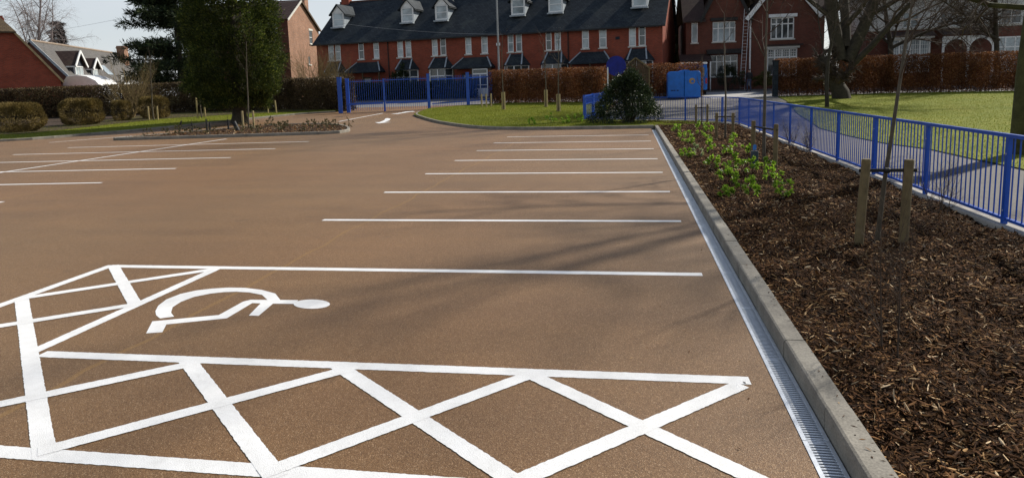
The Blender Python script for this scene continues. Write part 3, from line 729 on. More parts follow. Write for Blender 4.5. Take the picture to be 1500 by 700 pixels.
for (x, y, st, h, lb) in (
    (-9.08, 42.5, [(-.35, .2, 0, 0), (.0, 0, 0, 0), (.3, .1, 0, 0)], .85, 'three short wooden stakes by the blue fence on the central lawn'),
    (-7.4, 39.5, [(.09, -.1, 0, 0), (-.08, .1, 0, 0)], 1.05, 'wooden stakes at the foot of the tree in front of the lamp post'),
    (-5.03, 41.05, [(.08, -.08, 0, 0), (-.06, .06, 0, 0)], 1.05, 'wooden stakes at the foot of the middle young tree on the lawn'),
    (-3.83, 36.85, [(.08, -.06, 0, 0), (-.06, .06, 0, 0)], .95, 'wooden stakes at the foot of the young tree nearest the blue railing'),
    (-29.55, 37.75, [(-.33, 0, 0, 0), (.33, -.05, .03, 0)], .85, 'two pale wooden stakes beside the clipped shrubs'),
    (-27.0, 38.9, [(-.2, -.1, 0, 0), (.2, .1, 0, 0), (.05, .3, 0, 0)], 1.3, 'three pale wooden stakes on the left lawn by the cypress'),
    (-23.6, 41.6, [(-.3, 0, 0, 0), (.3, 0, -.05, 0)], .85, 'two pale wooden stakes on the lawn right of the cypress'),
    (-18.2, 29.85, [(-.32, 0, 0, 0), (.31, -.1, 0, 0)], .85, 'two pale wooden stakes on the island bed')):
    stake_pair((x, y, .09), st, h, .05, lb, False, None, PALE)

BIG = dict(seg=[6, 6, 5, 4, 4], wob=[.05, .12, .16, .2, .25], up=[.02, .05, .03, .0, -.02], kids=[1.2, 1.7, 1.8, 1.8, 0], first=[.4, .2, .2, .15, 1],
           ang=[(25, 55), (30, 65), (30, 70), (30, 70), (0, 0)], ratio=[.55, .5, .5, .5, .5], rr=[.5, .5, .5, .5, .5], sides=[12, 7, 5, 3, 3], max=4, tip=.3)
def big_tree(name, loc, label, starts, c, seed, mats, group=None):
    root = empty(name, (loc[0], loc[1], gz(loc[1])), 0, label, 'tree', group); rng = random.Random(seed)
    tree_parts(root, [('trunk', mats[0]), ('limbs', mats[0]), ('branches', mats[1]), ('twigs', mats[1]), ('twigs', mats[1])], rng, starts, c); return root
# tree at the right edge of the frame, its crown shades the bays
c1 = dict(BIG); c1['kids'] = [1.6, 2.0, 2.4, 2.2, 0]; c1['rr'] = [.40, .5, .5, .55, .5]; c1['first'] = [.42, .15, .15, .15, 1]
big_tree('bare_tree', (8.22, 15.75), 'mossy bare tree trunk at the right edge behind the railing',
    [((0, 0, -.1), (-.03, -.02, 1), 10.5, .24, 0), ((-.1, -.2, 5.5), (-.7, -.55, .55), 5.5, .075, 1), ((-.1, 0, 6.2), (-.85, .2, .5), 5.0, .07, 1), ((0, 0, 3.05), (-.75, .62, .16), 4.6, .06, 1), ((0, 0, 3.6), (-.6, .85, .12), 5.0, .06, 1), ((0, 0, 3.5), (-.9, .1, .15), 3.6, .05, 1), ((0, .1, 6), (.6, -.5, .6), 5, .09, 1)], c1, 31, (MOSSBARK, TWIG))
# big forked tree in front of the right hedge
c2 = dict(BIG); c2['kids'] = [1.6, 2.3, 2.6, 2.3, 0]; c2['first'] = [.5, .25, .15, .15, 1]
big_tree('bare_tree', (12.64, 43.4), 'large bare tree with forked trunk in front of the right hedge',
    [((0, 0, -.1), (-.05, 0, 1), 3.0, .58, 1), ((-.15, 0, 2.3), (-.20, .05, 1), 18, .40, 0), ((.3, 0, 2.2), (.42, -.05, 1), 16.5, .37, 0), ((.55, 0, 2.0), (.75, -.3, .62), 9, .20, 1), ((.2, .1, 3), (.1, .5, 1), 12, .32, 0), ((-.5, 0, 4.6), (-.9, -.3, .7), 8, .15, 1), ((.2, 0, 4.4), (.5, -.8, .6), 8, .16, 1), ((.9, 0, 4.6), (.95, .1, .45), 9, .17, 1), ((1.4, 0, 6), (.9, -.5, .35), 8, .14, 1), ((-.6, 0, 6), (-.5, -.8, .5), 8, .14, 1), ((-.7, 0, 7.5), (-.8, .2, .6), 8, .14, 1)], c2, 5, (BARK, TWIG))
c3 = dict(BIG); c3['sides'] = [8, 5, 4, 3, 3]; c3['kids'] = [1.5, 1.6, 1.7, 1.3, 0]; c3['first'] = [.3, .15, .15, .15, 1]
big_tree('bare_tree', (9.95, 36.4), 'slender dark bare tree beside the big forked tree', [((0, 0, -.1), (0, 0, 1), 7.5, .11, 0)], c3, 9, (BARK, TWIG))
c6 = dict(c2); c6['kids'] = [1.8, 2.4, 2.6, 2.3, 0]; c6['rr'] = [.5, .55, .62, .7, .6]; c6['first'] = [.3, .15, .15, .15, 1]
big_tree('bare_tree', (18.6, 52.5), 'bare tree rising behind the right hedge beside the rendered house', [((0, 0, 0), (.05, -.02, 1), 9.5, .22, 0), ((0, 0, 3), (.8, -.3, .6), 7, .13, 1)], c6, 12, (BARK, TWIG))
big_tree('bare_tree', (24.5, 50.5), 'bare spreading tree behind the right hedge in front of the rendered house', [((0, 0, 0), (-.05, -.02, 1), 8.5, .20, 0), ((0, 0, 3.2), (-.8, -.2, .5), 6, .12, 1)], c6, 14, (BARK, TWIG))
big_tree('bare_tree', (5.6, 78), 'bare tree seen in the gap between the brick terrace and the gabled house', [((0, 0, 0), (0, 0, 1), 11, .3, 0), ((0, 0, 3), (.5, 0, 1), 9, .2, 1), ((0, 0, 3), (-.5, 0, 1), 9, .2, 1)], c2, 17, (GREYTWIG, GREYTWIG))
big_tree('bare_tree', (24, 78), 'bare tree showing against the sky behind the forked tree', [((0, 0, 0), (0, 0, 1), 14, .35, 0), ((0, 0, 4), (-.6, 0, 1), 10, .22, 1)], c2, 18, (GREYTWIG, GREYTWIG))
c4 = dict(BIG); c4['up'] = [.02, .06, -.06, -.22, -.2]; c4['kids'] = [2.6, 2.2, 2.3, 1.6, 0]; c4['first'] = [.3, .2, .15, .15, 1]; c4['rr'] = [.45, .5, .6, .72, .6]
big_tree('birch_tree', (-71.5, 72), 'grey weeping birch behind the brick bungalow, right of two', [((0, 0, 0), (.03, 0, 1), 14.5, .24, 0), ((0, 0, 4), (.4, .3, 1), 9, .13, 1), ((0, 0, 4), (-.4, -.2, 1), 9, .13, 1)], c4, 40, (GREYTWIG, GREYTWIG), 'bare birches')
big_tree('birch_tree', (-84, 74), 'grey bare birch at the far left edge', [((0, 0, 0), (.0, 0, 1), 14, .24, 0), ((0, 0, 4), (.5, -.3, 1), 8, .13, 1)], c4, 41, (GREYTWIG, GREYTWIG), 'bare birches')
big_tree('bare_tree', (-66, 92), 'pale bare tree behind the brick chimney of the grey roofed house', [((0, 0, 0), (0, 0, 1), 8.5, .22, 0), ((0, 0, 2), (.6, 0, 1), 6.5, .15, 1)], c2, 43, (GREYTWIG, GREYTWIG))
big_tree('bare_tree', (-60, 95), 'pale bare tree showing through the gaps of the dark pine', [((0, 0, 0), (0, 0, 1), 9, .22, 0), ((0, 0, 2), (-.6, 0, 1), 7, .15, 1)], c2, 44, (GREYTWIG, GREYTWIG))
c5 = dict(SAP); c5['kids'] = [2.2, 1.8, 0]; c5['first'] = [.1, .15, 1]; c5['ang'] = [(20, 55), (20, 50), (0, 0)]; c5['ratio'] = [.45, .5, .4]
def twiggy(name, loc, label, h, n, spread, seed, mat, r=.02, cat='shrub', zoff=.05):
    root = empty(name, (loc[0], loc[1], gz(loc[1])+zoff), 0, label, cat); rng = random.Random(seed); st = []
    for k in range(n):
        a = rng.uniform(0, 6.28); st.append(((rng.uniform(-.1, .1), rng.uniform(-.1, .1), 0), (spread*math.cos(a), spread*math.sin(a), 1), h*rng.uniform(.7, 1.05), r, 0))
    tree_parts(root, [('stems', mat), ('twigs', mat)], rng, st, c5); return root
YTWIG = M('straw coloured twigs', (.20, .145, .06), .85, .3, 4)
twiggy('bare_shrub', (-33.3, 40.5), 'spreading bare shrub in front of the left hedge', 3.9, 7, .55, 51, YTWIG, .035)
twiggy('bare_shrub', (-26.4, 53.5), 'golden twiggy bush against the orange brick gable', 4.6, 14, .5, 52, YTWIG, .035)
twiggy('bare_shrub', (-24.6, 54.5), 'bare twiggy bush left of the blue gate behind the hedge', 3.8, 9, .5, 53, YTWIG, .03)
for i, (x, y, h, n, lb) in enumerate(((1.61, 4.33, .85, 2, 'single bare whip in the near part of the bark bed'), (3.85, 17.0, .75, 4, 'bare twiggy plant by the railing, farthest of three'), (3.8, 15.4, .7, 4, 'bare twiggy plant by the railing, middle of three'), (3.75, 8.85, .75, 4, 'bare twiggy plant by the railing, nearest of three'))):
    twiggy('bare_plant', (x, y), lb, h, n, .28 if n > 2 else .05, 60+i, TWIG, .005 if n > 2 else .006, 'plant', .06)

# ------------------------------------------------------------------ hedges
BEECH = leafmat('dry beech leaves', [(0, (.07, .026, .011)), (.4, (.15, .056, .021)), (.8, (.25, .10, .036)), (1, (.36, .18, .08))], .35, .6, .8)
PRIVET = leafmat('dull privet leaves', [(0, (.040, .026, .015)), (.5, (.090, .058, .030)), (.85, (.14, .10, .045)), (1, (.21, .16, .075))], .25, .6, .7)
TAWNY = leafmat('tawny clipped twigs', [(0, (.085, .060, .018)), (.5, (.18, .128, .040)), (1, (.28, .205, .07))], .15, .7, 1.5)
GREENH = leafmat('dark garden leaves', [(0, (.012, .020, .006)), (.6, (.028, .042, .012)), (1, (.06, .075, .02))], .2, .5, .8)
def hedge(name, label, pts, h, th, mat, per_m, seed, leaf=.085, gap=.22, group=None, stem=BARK, dz=.05):
    rng = np.random.default_rng(seed); root = empty(name, (pts[0][0], pts[0][1], 0), 0, label, 'hedge', group)
    P = [Vector(p) for p in pts]; allP = []; mb = MB(); rr = random.Random(seed)
    for a, b in zip(P, P[1:]):
        L = (b-a).length; d = (b-a).normalized(); n = Vector((-d.y, d.x)); k = int(per_m*L)
        s = rng.uniform(-.15, L+.15, k); o = rng.uniform(-1, 1, k); o = np.sign(o)*np.abs(o)**.45*th/2
        v = rng.random(k); zz = np.where(rng.random(k) < .06, v*.25*h, v*h)
        bulge = 1+.10*np.sin(s*1.7+seed)*np.sin(s*.6+zz*1.3)
        thin = rng.random(k) < np.clip((zz+.02)/(gap*2+1e-6), .5, 1)
        top = h*(1+.02*np.sin(s*2.3)+.015*np.sin(s*6.1)); zz = np.minimum(zz, top+rng.normal(0, .035, k)); 
        x = a.x+d.x*s+n.x*o*bulge; y = a.y+d.y*s+n.y*o*bulge
        allP.append(np.column_stack([x, y, gza(y)+dz+zz])[thin])
        for i in range(int(L/.16)):
            q = a.lerp(b, (i+rr.random())/(L/.16)); off = rr.uniform(-.3, .3)*th; z0 = gz(q.y)+dz
            p0 = Vector((q.x+n.x*off*.4, q.y+n.y*off*.4, z0-.05)); 
            mb.tube([p0, p0+Vector((rr.uniform(-.08, .08), n.y*off*.3, h*.35)), p0+Vector((rr.uniform(-.2, .2), n.y*off*.6, h*.8))], [.02, .014, .005], 4)
    Q = np.concatenate(allP)-np.array([[pts[0][0], pts[0][1], 0]]); n = len(Q)
    D = rng.normal(size=(n, 3)); D[:, 2] -= .2
    link('foliage', leaf_mesh('foliage', rng, Q, D, rng.uniform(.7, 1.3, n)*leaf, rng.uniform(.55, .8, n)*leaf), root, mat)
    o = mb.build('stems', stem, root); o.location = (-pts[0][0], -pts[0][1], 0)
    return root
hedge('beech_hedge', 'brown beech hedge behind the central lawn and young trees', [(-9.5, 47.1), (-1.55, 44.9)], 2.36, .9, BEECH, 5200, 71, group='clipped beech hedges')
hedge('beech_hedge', 'brown beech hedge behind the blue recycling bank', [(-1.6, 50.7), (5.15, 50.6)], 2.40, .9, BEECH, 4200, 72, group='clipped beech hedges')
hedge('beech_hedge', 'long russet beech hedge beyond the right lawn', [(9.9, 48.3), (17, 48.4), (26.5, 46.6)], 2.45, 1.0, BEECH, 5200, 73, group='clipped beech hedges')
hedge('privet_hedge', 'long dull brown hedge along the left side behind the cypress', [(-18.9, 43.6), (-24, 45.6), (-32, 45.7), (-48, 41.0)], 2.28, 1.1, PRIVET, 4600, 74, .10, .0)
hedge('garden_hedge', 'dark green garden hedge behind the blue gate', [(-27, 58.9), (-13.2, 57.2)], 1.55, 1.2, GREENH, 2600, 75, .10, .05)
hedge('garden_hedge', 'dark green garden hedge in front of the terrace behind the brown hedge', [(-11.4, 56.8), (1.6, 54.9)], 1.35, .9, GREENH, 2000, 76, .10, .05)
def clipped(x0, x1, y, dep, h, label, seed):
    rng = np.random.default_rng(seed); root = empty('clipped_shrub', ((x0+x1)/2, y, gz(y)+.08), 0, label, 'shrub', 'clipped tawny shrubs')
    n = int(9000*(x1-x0)*h/2.2); a = rng.normal(size=(n, 3)); a = unit(a)*rng.uniform(.55, 1, n)[:, None]**.4
    a = np.sign(a)*np.abs(a)**.55
    Q = a*np.array([(x1-x0)/2, dep/2, h/2])*(1+.05*np.sin(a[:, :1]*6)*np.sin(a[:, 2:]*5+seed))+np.array([0, 0, h/2+.02])
    D = a+rng.normal(0, .6, (n, 3)); D[:, 2] += .7
    link('foliage', leaf_mesh('foliage', rng, Q, D, rng.uniform(.07, .17, n), rng.uniform(.016, .034, n)), root, TAWNY)
    mb = MB(); rr = random.Random(seed)
    for k in range(14):
        e = Vector((rr.uniform(-.7, .7)*(x1-x0)/2, rr.uniform(-.6, .6)*dep/2, h*.8)); mb.tube([Vector((e.x*.2, e.y*.2, -.05)), e*.55, e], [.02, .014, .006], 4)
    mb.build('stems', BARK, root)
clipped(-34.4, -31.1, 30.9, 1.7, 1.5, 'tawny clipped shrub at the left edge, largest of four', 81)
clipped(-33.5, -31.2, 35.2, 1.4, 1.5, 'tawny box shaped clipped shrub, second from the left edge', 82)
clipped(-32.35, -31.45, 37.9, .9, 1.22, 'small rounded tawny shrub between two larger clipped ones', 83)
clipped(-31.6, -29.9, 39.4, 1.2, 1.38, 'tawny clipped shrub nearest the cypress', 84)
structure(sheet('shrub_border', [(-44, 28), (-30.4, 29.2), (-30.2, 34), (-29.6, 38.5), (-26, 41.5), (-21, 43.6), (-24, 46), (-32, 46), (-47, 42)], .100, SOIL), 'bare soil under the clipped shrubs and left hedge')

# ------------------------------------------------------------------ evergreen trees and shrubs
CYP = leafmat('dark cypress sprays', [(0, (.016, .028, .007)), (.5, (.042, .062, .013)), (.85, (.095, .115, .022)), (1, (.16, .17, .035))], .35, .6, .9)
def cypress():
    rng = np.random.default_rng(90); root = empty('cypress_tree', (-22.1, 35.3, gz(35.3)+.08), 0, 'tall dense dark green cypress on the left lawn', 'tree')
    H = 12.5
    def rad(z): 
        u = np.clip((z-1.2)/(H-1.2), 0, 1); return 2.42*np.clip(1-(u-.22)**2*.75, .0, 1)*np.clip((u+.03)/.09, .55, 1)**.6*(1-np.clip((u-.75)/.25, 0, 1)**2)
    k = 5200; z = .95+(H-1.1)*rng.random(k)**1.25; a = rng.uniform(0, 2*np.pi, k)
    lobes = 1+.09*np.sin(a*5+z*1.1)+.07*np.sin(a*3-z*1.9)+rng.normal(0, .045, k)
    r = rad(z)*lobes*(.55+.45*rng.random(k)**.4)
    C = np.column_stack([r*np.cos(a), r*np.sin(a), z]); out = np.column_stack([np.cos(a), np.sin(a), np.full(k, .5)])
    m = 26; ci = np.repeat(np.arange(k), m); n = k*m
    Q = C[ci]+rng.normal(0, .13, (n, 3)); D = unit(out[ci])+rng.normal(0, .5, (n, 3)); D[:, 2] += .15
    link('crown', leaf_mesh('crown', rng, Q, D, rng.uniform(.08, .20, n), rng.uniform(.035, .075, n)), root, CYP)
    mb = MB(); rr = random.Random(3)
    tr = MB().tube([Vector((0, 0, -.2)), Vector((.02, 0, .3)), Vector((.05, 0, 1.2)), Vector((0, 0, 5)), Vector((0, 0, 11))], [.55, .40, .34, .24, .05], 12).build('trunk', BARK, root, True)
    for i in range(90):
        z0 = rr.uniform(1.2, 10.5); a0 = rr.uniform(0, 6.28); L = float(rad(np.array(z0)))*.8; u = Vector((math.cos(a0), math.sin(a0), .45))
        mb.tube([Vector((0, 0, z0)), u*L*.5+Vector((0, 0, z0)), u*L+Vector((0, 0, z0+.2))], [.05, .03, .01], 4)
    mb.build('branches', BARK, root)
cypress()
PINE = leafmat('dark pine needles', [(0, (.010, .019, .009)), (.5, (.026, .044, .020)), (1, (.075, .095, .032))], .15, .6, .5)
def conifer(name, loc, label, H, tiers, seed, mat, first=.15, maxr=5.0, tuft=.42, ntuft=9, droop=-.05, per=4):
    rng = np.random.default_rng(seed); rr = random.Random(seed); root = empty(name, (loc[0], loc[1], gz(loc[1])), 0, label, 'tree')
    MB().tube([Vector((0, 0, 0)), Vector((.1, 0, H*.4)), Vector((0, 0, H))], [.32, .22, .04], 9).build('trunk', BARK, root, True)
    mb = MB(); C = []; Dr = []
    for i in range(tiers):
        f = first+(1-first)*i/(tiers-1); z0 = H*f
        for j in range(per):
            a = rr.uniform(0, 6.28); L = maxr*(1-f*.72)*rr.uniform(.55, 1.1)*min(1, .5+f*2.5); p = Vector((0, 0, z0)); d = Vector((math.cos(a), math.sin(a), .18)); pts = [p.copy()]
            ns = 7
            for s in range(ns):
                d = (d+Vector((rr.gauss(0, .09), rr.gauss(0, .09), droop+rr.gauss(0, .05)))).normalized(); p = p+d*L/ns; pts.append(p.copy())
                if s >= 1:
                    for q in range(ntuft):
                        off = Vector((rr.gauss(0, 1), rr.gauss(0, 1), rr.gauss(0, .38)))*L*.11*(1.15-s/ns*.6); C.append(tuple(p+off)); Dr.append(tuple(d*.8+off.normalized()+Vector((0, 0, .5))))
            mb.tube(pts, [.07*(1-k/ns)+.012 for k in range(ns+1)], 5)
    mb.build('branches', BARK, root)
    C = np.array(C); Dr = np.array(Dr); m = 9; ci = np.repeat(np.arange(len(C)), m); n = len(ci)
    D = Dr[ci]*.7+rng.normal(0, .75, (n, 3)); Q = C[ci]+rng.normal(0, .10, (n, 3))
    link('crown', leaf_mesh('crown', rng, Q, D, rng.uniform(.6, 1.2, n)*tuft, rng.uniform(.10, .18, n)*tuft), root, mat)
conifer('pine_tree', (-42.8, 59.0), 'broad dark pine with layered branches left of the cypress', 17.5, 23, 91, PINE, .11, 6.3, .52, 13, -.03, 6)
FIR = leafmat('dark red fir needles', [(0, (.016, .012, .012)), (1, (.05, .035, .03))], .1, .7)
conifer('fir_tree', (-82.5, 87), 'small dark fir behind the grey tiled roof', 11.8, 16, 92, FIR, .2, 2.8, .4, 5, -.05, 5)
conifer('evergreen_tree', (5.0, 70.5), 'dark evergreen tree in the gap right of the terrace', 6.4, 12, 93, leafmat('evergreen leaves', [(0, (.012, .022, .007)), (1, (.06, .075, .02))], .2, .6, .6), .1, 2.4, .4, 8, .0, 5)
HOLLY = leafmat('dark glossy evergreen leaves', [(0, (.012, .022, .008)), (.6, (.030, .048, .016)), (.92, (.07, .095, .032)), (1, (.16, .18, .09))], .12, .32, .9)
def leafy(name, loc, label, dims, n, leaf, mat, seed, cat='shrub', group=None, up=.3, cone=.55, stems=9, dz=.1, wr=.5, skirt=False, flat=False):
    """irregular bush: leaf clusters on stems"""
    rng = np.random.default_rng(seed); rr = random.Random(seed)
    root = empty(name, (loc[0], loc[1], gz(loc[1])+dz), 0, label, cat, group); rx, ry, h = dims
    k = max(10, n//26); u = unit(rng.normal(size=(k, 3))); u[:, 2] = np.abs(u[:, 2])*1.9-.9; u = unit(u)
    if skirt:
        u[:, 2] = rng.uniform(-.98, 1, k); hr = unit(rng.normal(size=(k, 2)))*np.sqrt(1-u[:, 2:]**2); u[:, :2] = hr
        q = np.where(u[:, 2] < 0, 1/np.maximum(np.sqrt(1-u[:, 2]**2), .35), 1)[:, None]; u[:, :2] *= q
    rad = (.55+.45*rng.random(k)**.5)*(1+.16*np.sin(u[:, 0]*5+seed)+.12*np.sin(u[:, 2]*7+u[:, 1]*4))
    C = u*rad[:, None]; sh = 1-cone*np.clip((C[:, 2]+.6)/1.6, 0, 1)
    C = np.column_stack([C[:, 0]*rx*sh, C[:, 1]*ry*sh, (C[:, 2]*.5+.5)*h]); C[:, 2] = np.clip(C[:, 2], .04, None)
    m = max(1, n//k); ci = np.repeat(np.arange(k), m); n = len(ci)
    Q = C[ci]+rng.normal(0, .07, (n, 3))*np.array([rx, ry, h*.6]); Q[:, 2] = np.clip(Q[:, 2], .02, None)
    D = u[ci]+rng.normal(0, .65, (n, 3)); D[:, 2] += up
    link('foliage', leaf_mesh('foliage', rng, Q, D, rng.uniform(.7, 1.25, n)*leaf, rng.uniform(.8, 1.2, n)*leaf*wr, .25, (np.array([[.25, .1, 1.]])+rng.normal(0, .45, (n, 3))) if flat else None), root, mat)
    mb = MB()
    for i in range(stems):
        e = Vector(C[rr.randrange(len(C))]); mb.tube([Vector((e.x*.15, e.y*.15, -.06)), Vector((e.x*.5, e.y*.5, e.z*.55)), e*.95], [.012*h, .008*h, .004], 4)
    mb.build('stems', BARK, root); return root
leafy('evergreen_bush', (-.02, 28.7), 'dark glossy evergreen bush at the far corner of the car park', (1.38, 1.1, 2.12), 19000, .085, HOLLY, 100, 'bush', None, .1, .66, 24, .09, .5, True)
leafy('garden_conifer', (-20.6, 60.0), 'dark green conifer bush in front of the terrace bay windows', (1.5, 1.2, 2.9), 7000, .13, GREENH, 101, 'bush', None, .3, .6, 10)
leafy('garden_bush', (10.9, 57.3), 'yellow green bush by the foot of the ladder', (1.1, .8, 1.3), 4500, .09, leafmat('yellow green leaves', [(0, (.05, .055, .012)), (1, (.16, .15, .04))], .25, .5, 1.), 102, 'bush', None, .3, .3, 10)
leafy('garden_bush', (8.3, 58.3), 'flat topped green bush behind the dark gate railings', (1.2, .6, 1.8), 4500, .09, GREENH, 103, 'bush', None, .3, .15, 10)
leafy('garden_bush', (4.6, 66), 'olive bush at the right end of the terrace', (2.0, 1.5, 3.0), 5000, .14, leafmat('olive leaves', [(0, (.04, .045, .014)), (1, (.14, .13, .05))], .25, .5, 1.), 104, 'bush', None, .3, .3, 10)
LAUREL = leafmat('bright green laurel leaves', [(0, (.11, .22, .014)), (.4, (.23, .41, .028)), (.8, (.38, .55, .055)), (1, (.55, .62, .16))], .5, .35)
SHR = [(1.58, 21.94, .25), (1.56, 18.61, .24), (2.27, 21.55, .27), (2.27, 19.61, .22), (2.77, 19.0, .19), (1.26, 15.19, .18), (1.49, 15.6, .14), (1.86, 16.53, .17), (2.26, 15.99, .21), (1.59, 13.39, .20), (1.72, 12.4, .17), (1.64, 11.33, .17), (2.15, 14.06, .12), (2.64, 15.78, .16), (2.15, 12.65, .19), (2.60, 13.2, .12), (2.28, 11.38, .15), (1.74, 10.2, .17), (2.22, 10.16, .15), (1.42, 10.14, .10)]
ORD = ['first', 'second', 'third', 'fourth', 'fifth', 'sixth', 'seventh', 'eighth', 'ninth', 'tenth', 'eleventh', 'twelfth', 'thirteenth', 'fourteenth', 'fifteenth', 'sixteenth', 'seventeenth', 'eighteenth', 'nineteenth', 'twentieth']
VARI = leafmat('variegated pale leaves', [(0, (.10, .18, .03)), (.5, (.34, .42, .16)), (1, (.68, .68, .45))], .4, .4)
for i, (x, y, r) in enumerate(sorted(SHR, key=lambda s: s[1])):
    leafy('green_shrub', (x, y), ('pale variegated' if (x, y) == (1.49, 15.6) else 'bright green')+' leafy shrub in the bark bed, %s counted from the camera' % ORD[i], (r*.86, r*.86, r*(1.3+.5*((i*37) % 10)/10)), int(130+700*r), .064, VARI if (x, y) == (1.49, 15.6) else LAUREL, 200+i, 'shrub', 'bright green bed shrubs', .25, .1, 8, .07, .46, False, True)
for i, (x, y, r, lb) in enumerate(((-4.12, 28.4, .16, 'leftmost'), (-3.33, 28.9, .28, 'second from left'), (-2.69, 28.8, .2, 'third from left'), (-2.18, 29.3, .22, 'rightmost'))):
    leafy('low_plant', (x, y), 'small green plant on the lawn edge behind the far kerb, %s of four' % lb, (r*.9, r*.9, r*1.6), 150, .10, LAUREL, 240+i, 'plant', 'small plants behind the far kerb', .8, .1, 5, .09, .4)
SAGE = leafmat('dull olive leaves', [(0, (.035, .035, .014)), (.6, (.09, .08, .03)), (1, (.18, .15, .07))], .25, .6)
rr = random.Random(77); isl_spots = []
while len(isl_spots) < 26:
    u = rr.random(); x = -20.6+8.1*u; y = 25.6+u*1.2+rr.random()*(5.0 if u > .3 else 2.0)*(1 if u < .8 else .55)
    if all((x-a)**2+(y-b)**2 > .35 for a, b in isl_spots): isl_spots.append((x, y))
for i, (x, y) in enumerate(sorted(isl_spots)):
    leafy('island_plant', (x, y), 'small olive green plant on the island bed, %s from its left end' % (ORD+['twenty first', 'twenty second', 'twenty third', 'twenty fourth', 'twenty fifth', 'twenty sixth'])[i], (.22, .22, .26+.2*rr.random()), 90, .085, SAGE, 300+i, 'plant', 'small plants on the island bed', .9, .1, 5, .085, .4)
for i, (x, y, h, lean, lb) in enumerate(((-21.3, 28.9, .5, .15, 'leftmost, leaning right'), (-20.4, 28.6, .42, 0, 'second from left'), (-19.9, 29.0, .55, 0, 'third from left'), (-19.6, 28.8, .42, 0, 'fourth from left'), (-18.9, 29.2, .5, 0, 'rightmost, beside the pale stakes'))):
    root = empty('plant_guard', (x, y, gz(y)+.08), 0, 'thin dark plant guard tube on the island bed, '+lb, 'plant guard', 'dark guard tubes on the island')
    MB().tube([Vector((0, 0, -.05)), Vector((lean*h*.6, 0, h*.5)), Vector((lean*h*2, 0, h))], [.045, .04, .035], 8, True).build('tube', RUBBER, root)
    MB().tube([Vector((lean*h*2, 0, h-.05)), Vector((lean*h*2.2, 0, h+.18))], [.008, .004], 5).build('stem', TWIG, root)
root = empty('guard_sleeve', (-17.95, 28.5, gz(28.5)+.08), 0, 'leaning black guard sleeve lying against the island stakes', 'plant guard')
MB().tube([Vector((0, 0, -.03)), Vector((-.2, 0, .42))], [.10, .10], 12, True).build('sleeve', RUBBER, root)
root = empty('tree_guard', (2.36, 13.3, .07), 0, 'short dark grey guard tube with a blue label in the bark bed', 'tree guard')
MB().tube([Vector((0, 0, -.05)), Vector((0, 0, .34))], [.075, .07], 12, True).build('tube', M('slate grey plastic', (.035, .055, .07), .5), root)
MB().prism([(-.03, .36), (.03, .36), (.035, .45), (.01, .47), (-.03, .45)], -.004, .004).build('label_tag', M('light blue tag', (.05, .22, .62), .4), root)
MB().tube([Vector((0, 0, .3)), Vector((0, 0, .5))], [.006, .004], 5).build('cane', STAKE, root)

# ------------------------------------------------------------------ houses
def wall_open(W, z0, z1, openings, depth=.12, top=None):
    """front wall at y=0 from x=0..W with rectangular openings and their reveals; local x right, y into the house"""
    mb = MB(); xs = sorted({0, W, *[v for o in openings for v in (o[0], o[1])]}); zs = sorted({z0, z1, *[v for o in openings for v in (o[2], o[3])]})
    for xa, xb in zip(xs, xs[1:]):
        for za, zb in zip(zs, zs[1:]):
            cx, cz = (xa+xb)/2, (za+zb)/2
            if any(o[0] < cx < o[1] and o[2] < cz < o[3] for o in openings): continue
            mb.quad((xa, 0, za), (xb, 0, za), (xb, 0, zb), (xa, 0, zb))
    for a, b, c, d in openings:
        mb.quad((a, 0, c), (a, 0, d), (a, depth, d), (a, depth, c)); mb.quad((b, 0, d), (b, 0, c), (b, depth, c), (b, depth, d))
        mb.quad((a, 0, d), (b, 0, d), (b, depth, d), (a, depth, d)); mb.quad((b, 0, c), (a, 0, c), (a, depth, c), (b, depth, c))
    return mb
def window(root, x0, x1, z0, z1, y=.05, cols=1, rows=2, fm=None, gm=None, sill=True, lint=False, fr=.06, bar=.035, top=None, name='window'):
    fm = fm or WHITE; gm = gm or GLASS; mb = MB()
    mb.box(x0, y, z0, x0+fr, y+.06, z1).box(x1-fr, y, z0, x1, y+.06, z1).box(x0+fr, y, z1-fr, x1-fr, y+.06, z1).box(x0+fr, y, z0, x1-fr, y+.06, z0+fr)
    for i in range(1, cols):
        x = x0+(x1-x0)*i/cols; mb.box(x-bar, y+.004, z0+fr, x+bar, y+.055, z1-fr)
    if top:
        zt = z1-(z1-z0)*top; mb.box(x0+fr, y+.002, zt-bar, x1-fr, y+.056, zt+bar)
    else:
        for j in range(1, rows):
            z = z0+(z1-z0)*j/rows; mb.box(x0+fr, y+.002, z-bar*.8, x1-fr, y+.056, z+bar*.8)
    f = mb.build(name, fm, root)
    MB().box(x0+fr*.5, y+.03, z0+fr*.5, x1-fr*.5, y+.045, z1-fr*.5).build('pane', gm, f)
    if sill: MB().box(x0-.08, y-.16, z0-.10, x1+.08, y-.003, z0-.003).build('sill', CREAM if fm is WHITE else fm, f)
    if lint: MB().box(x0-.1, y-.075, z1+.003, x1+.1, y-.003, z1+.2).build('lintel', CREAM, f)
    return f
def gable_roof(W, y0, y1, ze, zr, over=.25, th=.12):
    """ridge along x"""
    ym = (y0+y1)/2; k = (zr-ze)/(ym-y0); mb = MB()
    p = [(y0-over, ze-over*k), (ym, zr), (y1+over, ze-over*k), (y1+over, ze-over*k-th), (ym, zr-th), (y0-over, ze-over*k-th)]
    n = len(mb.v)
    for x in (-.25, W+.25): mb.v += [(x, a, b) for a, b in p]
    for i in range(6):
        j = (i+1) % 6; mb.f.append((n+i, n+j, n+6+j, n+6+i))
    mb.f += [(0, 1, 4, 5), (1, 2, 3, 4), (11, 10, 7, 6), (10, 9, 8, 7)]
    return mb
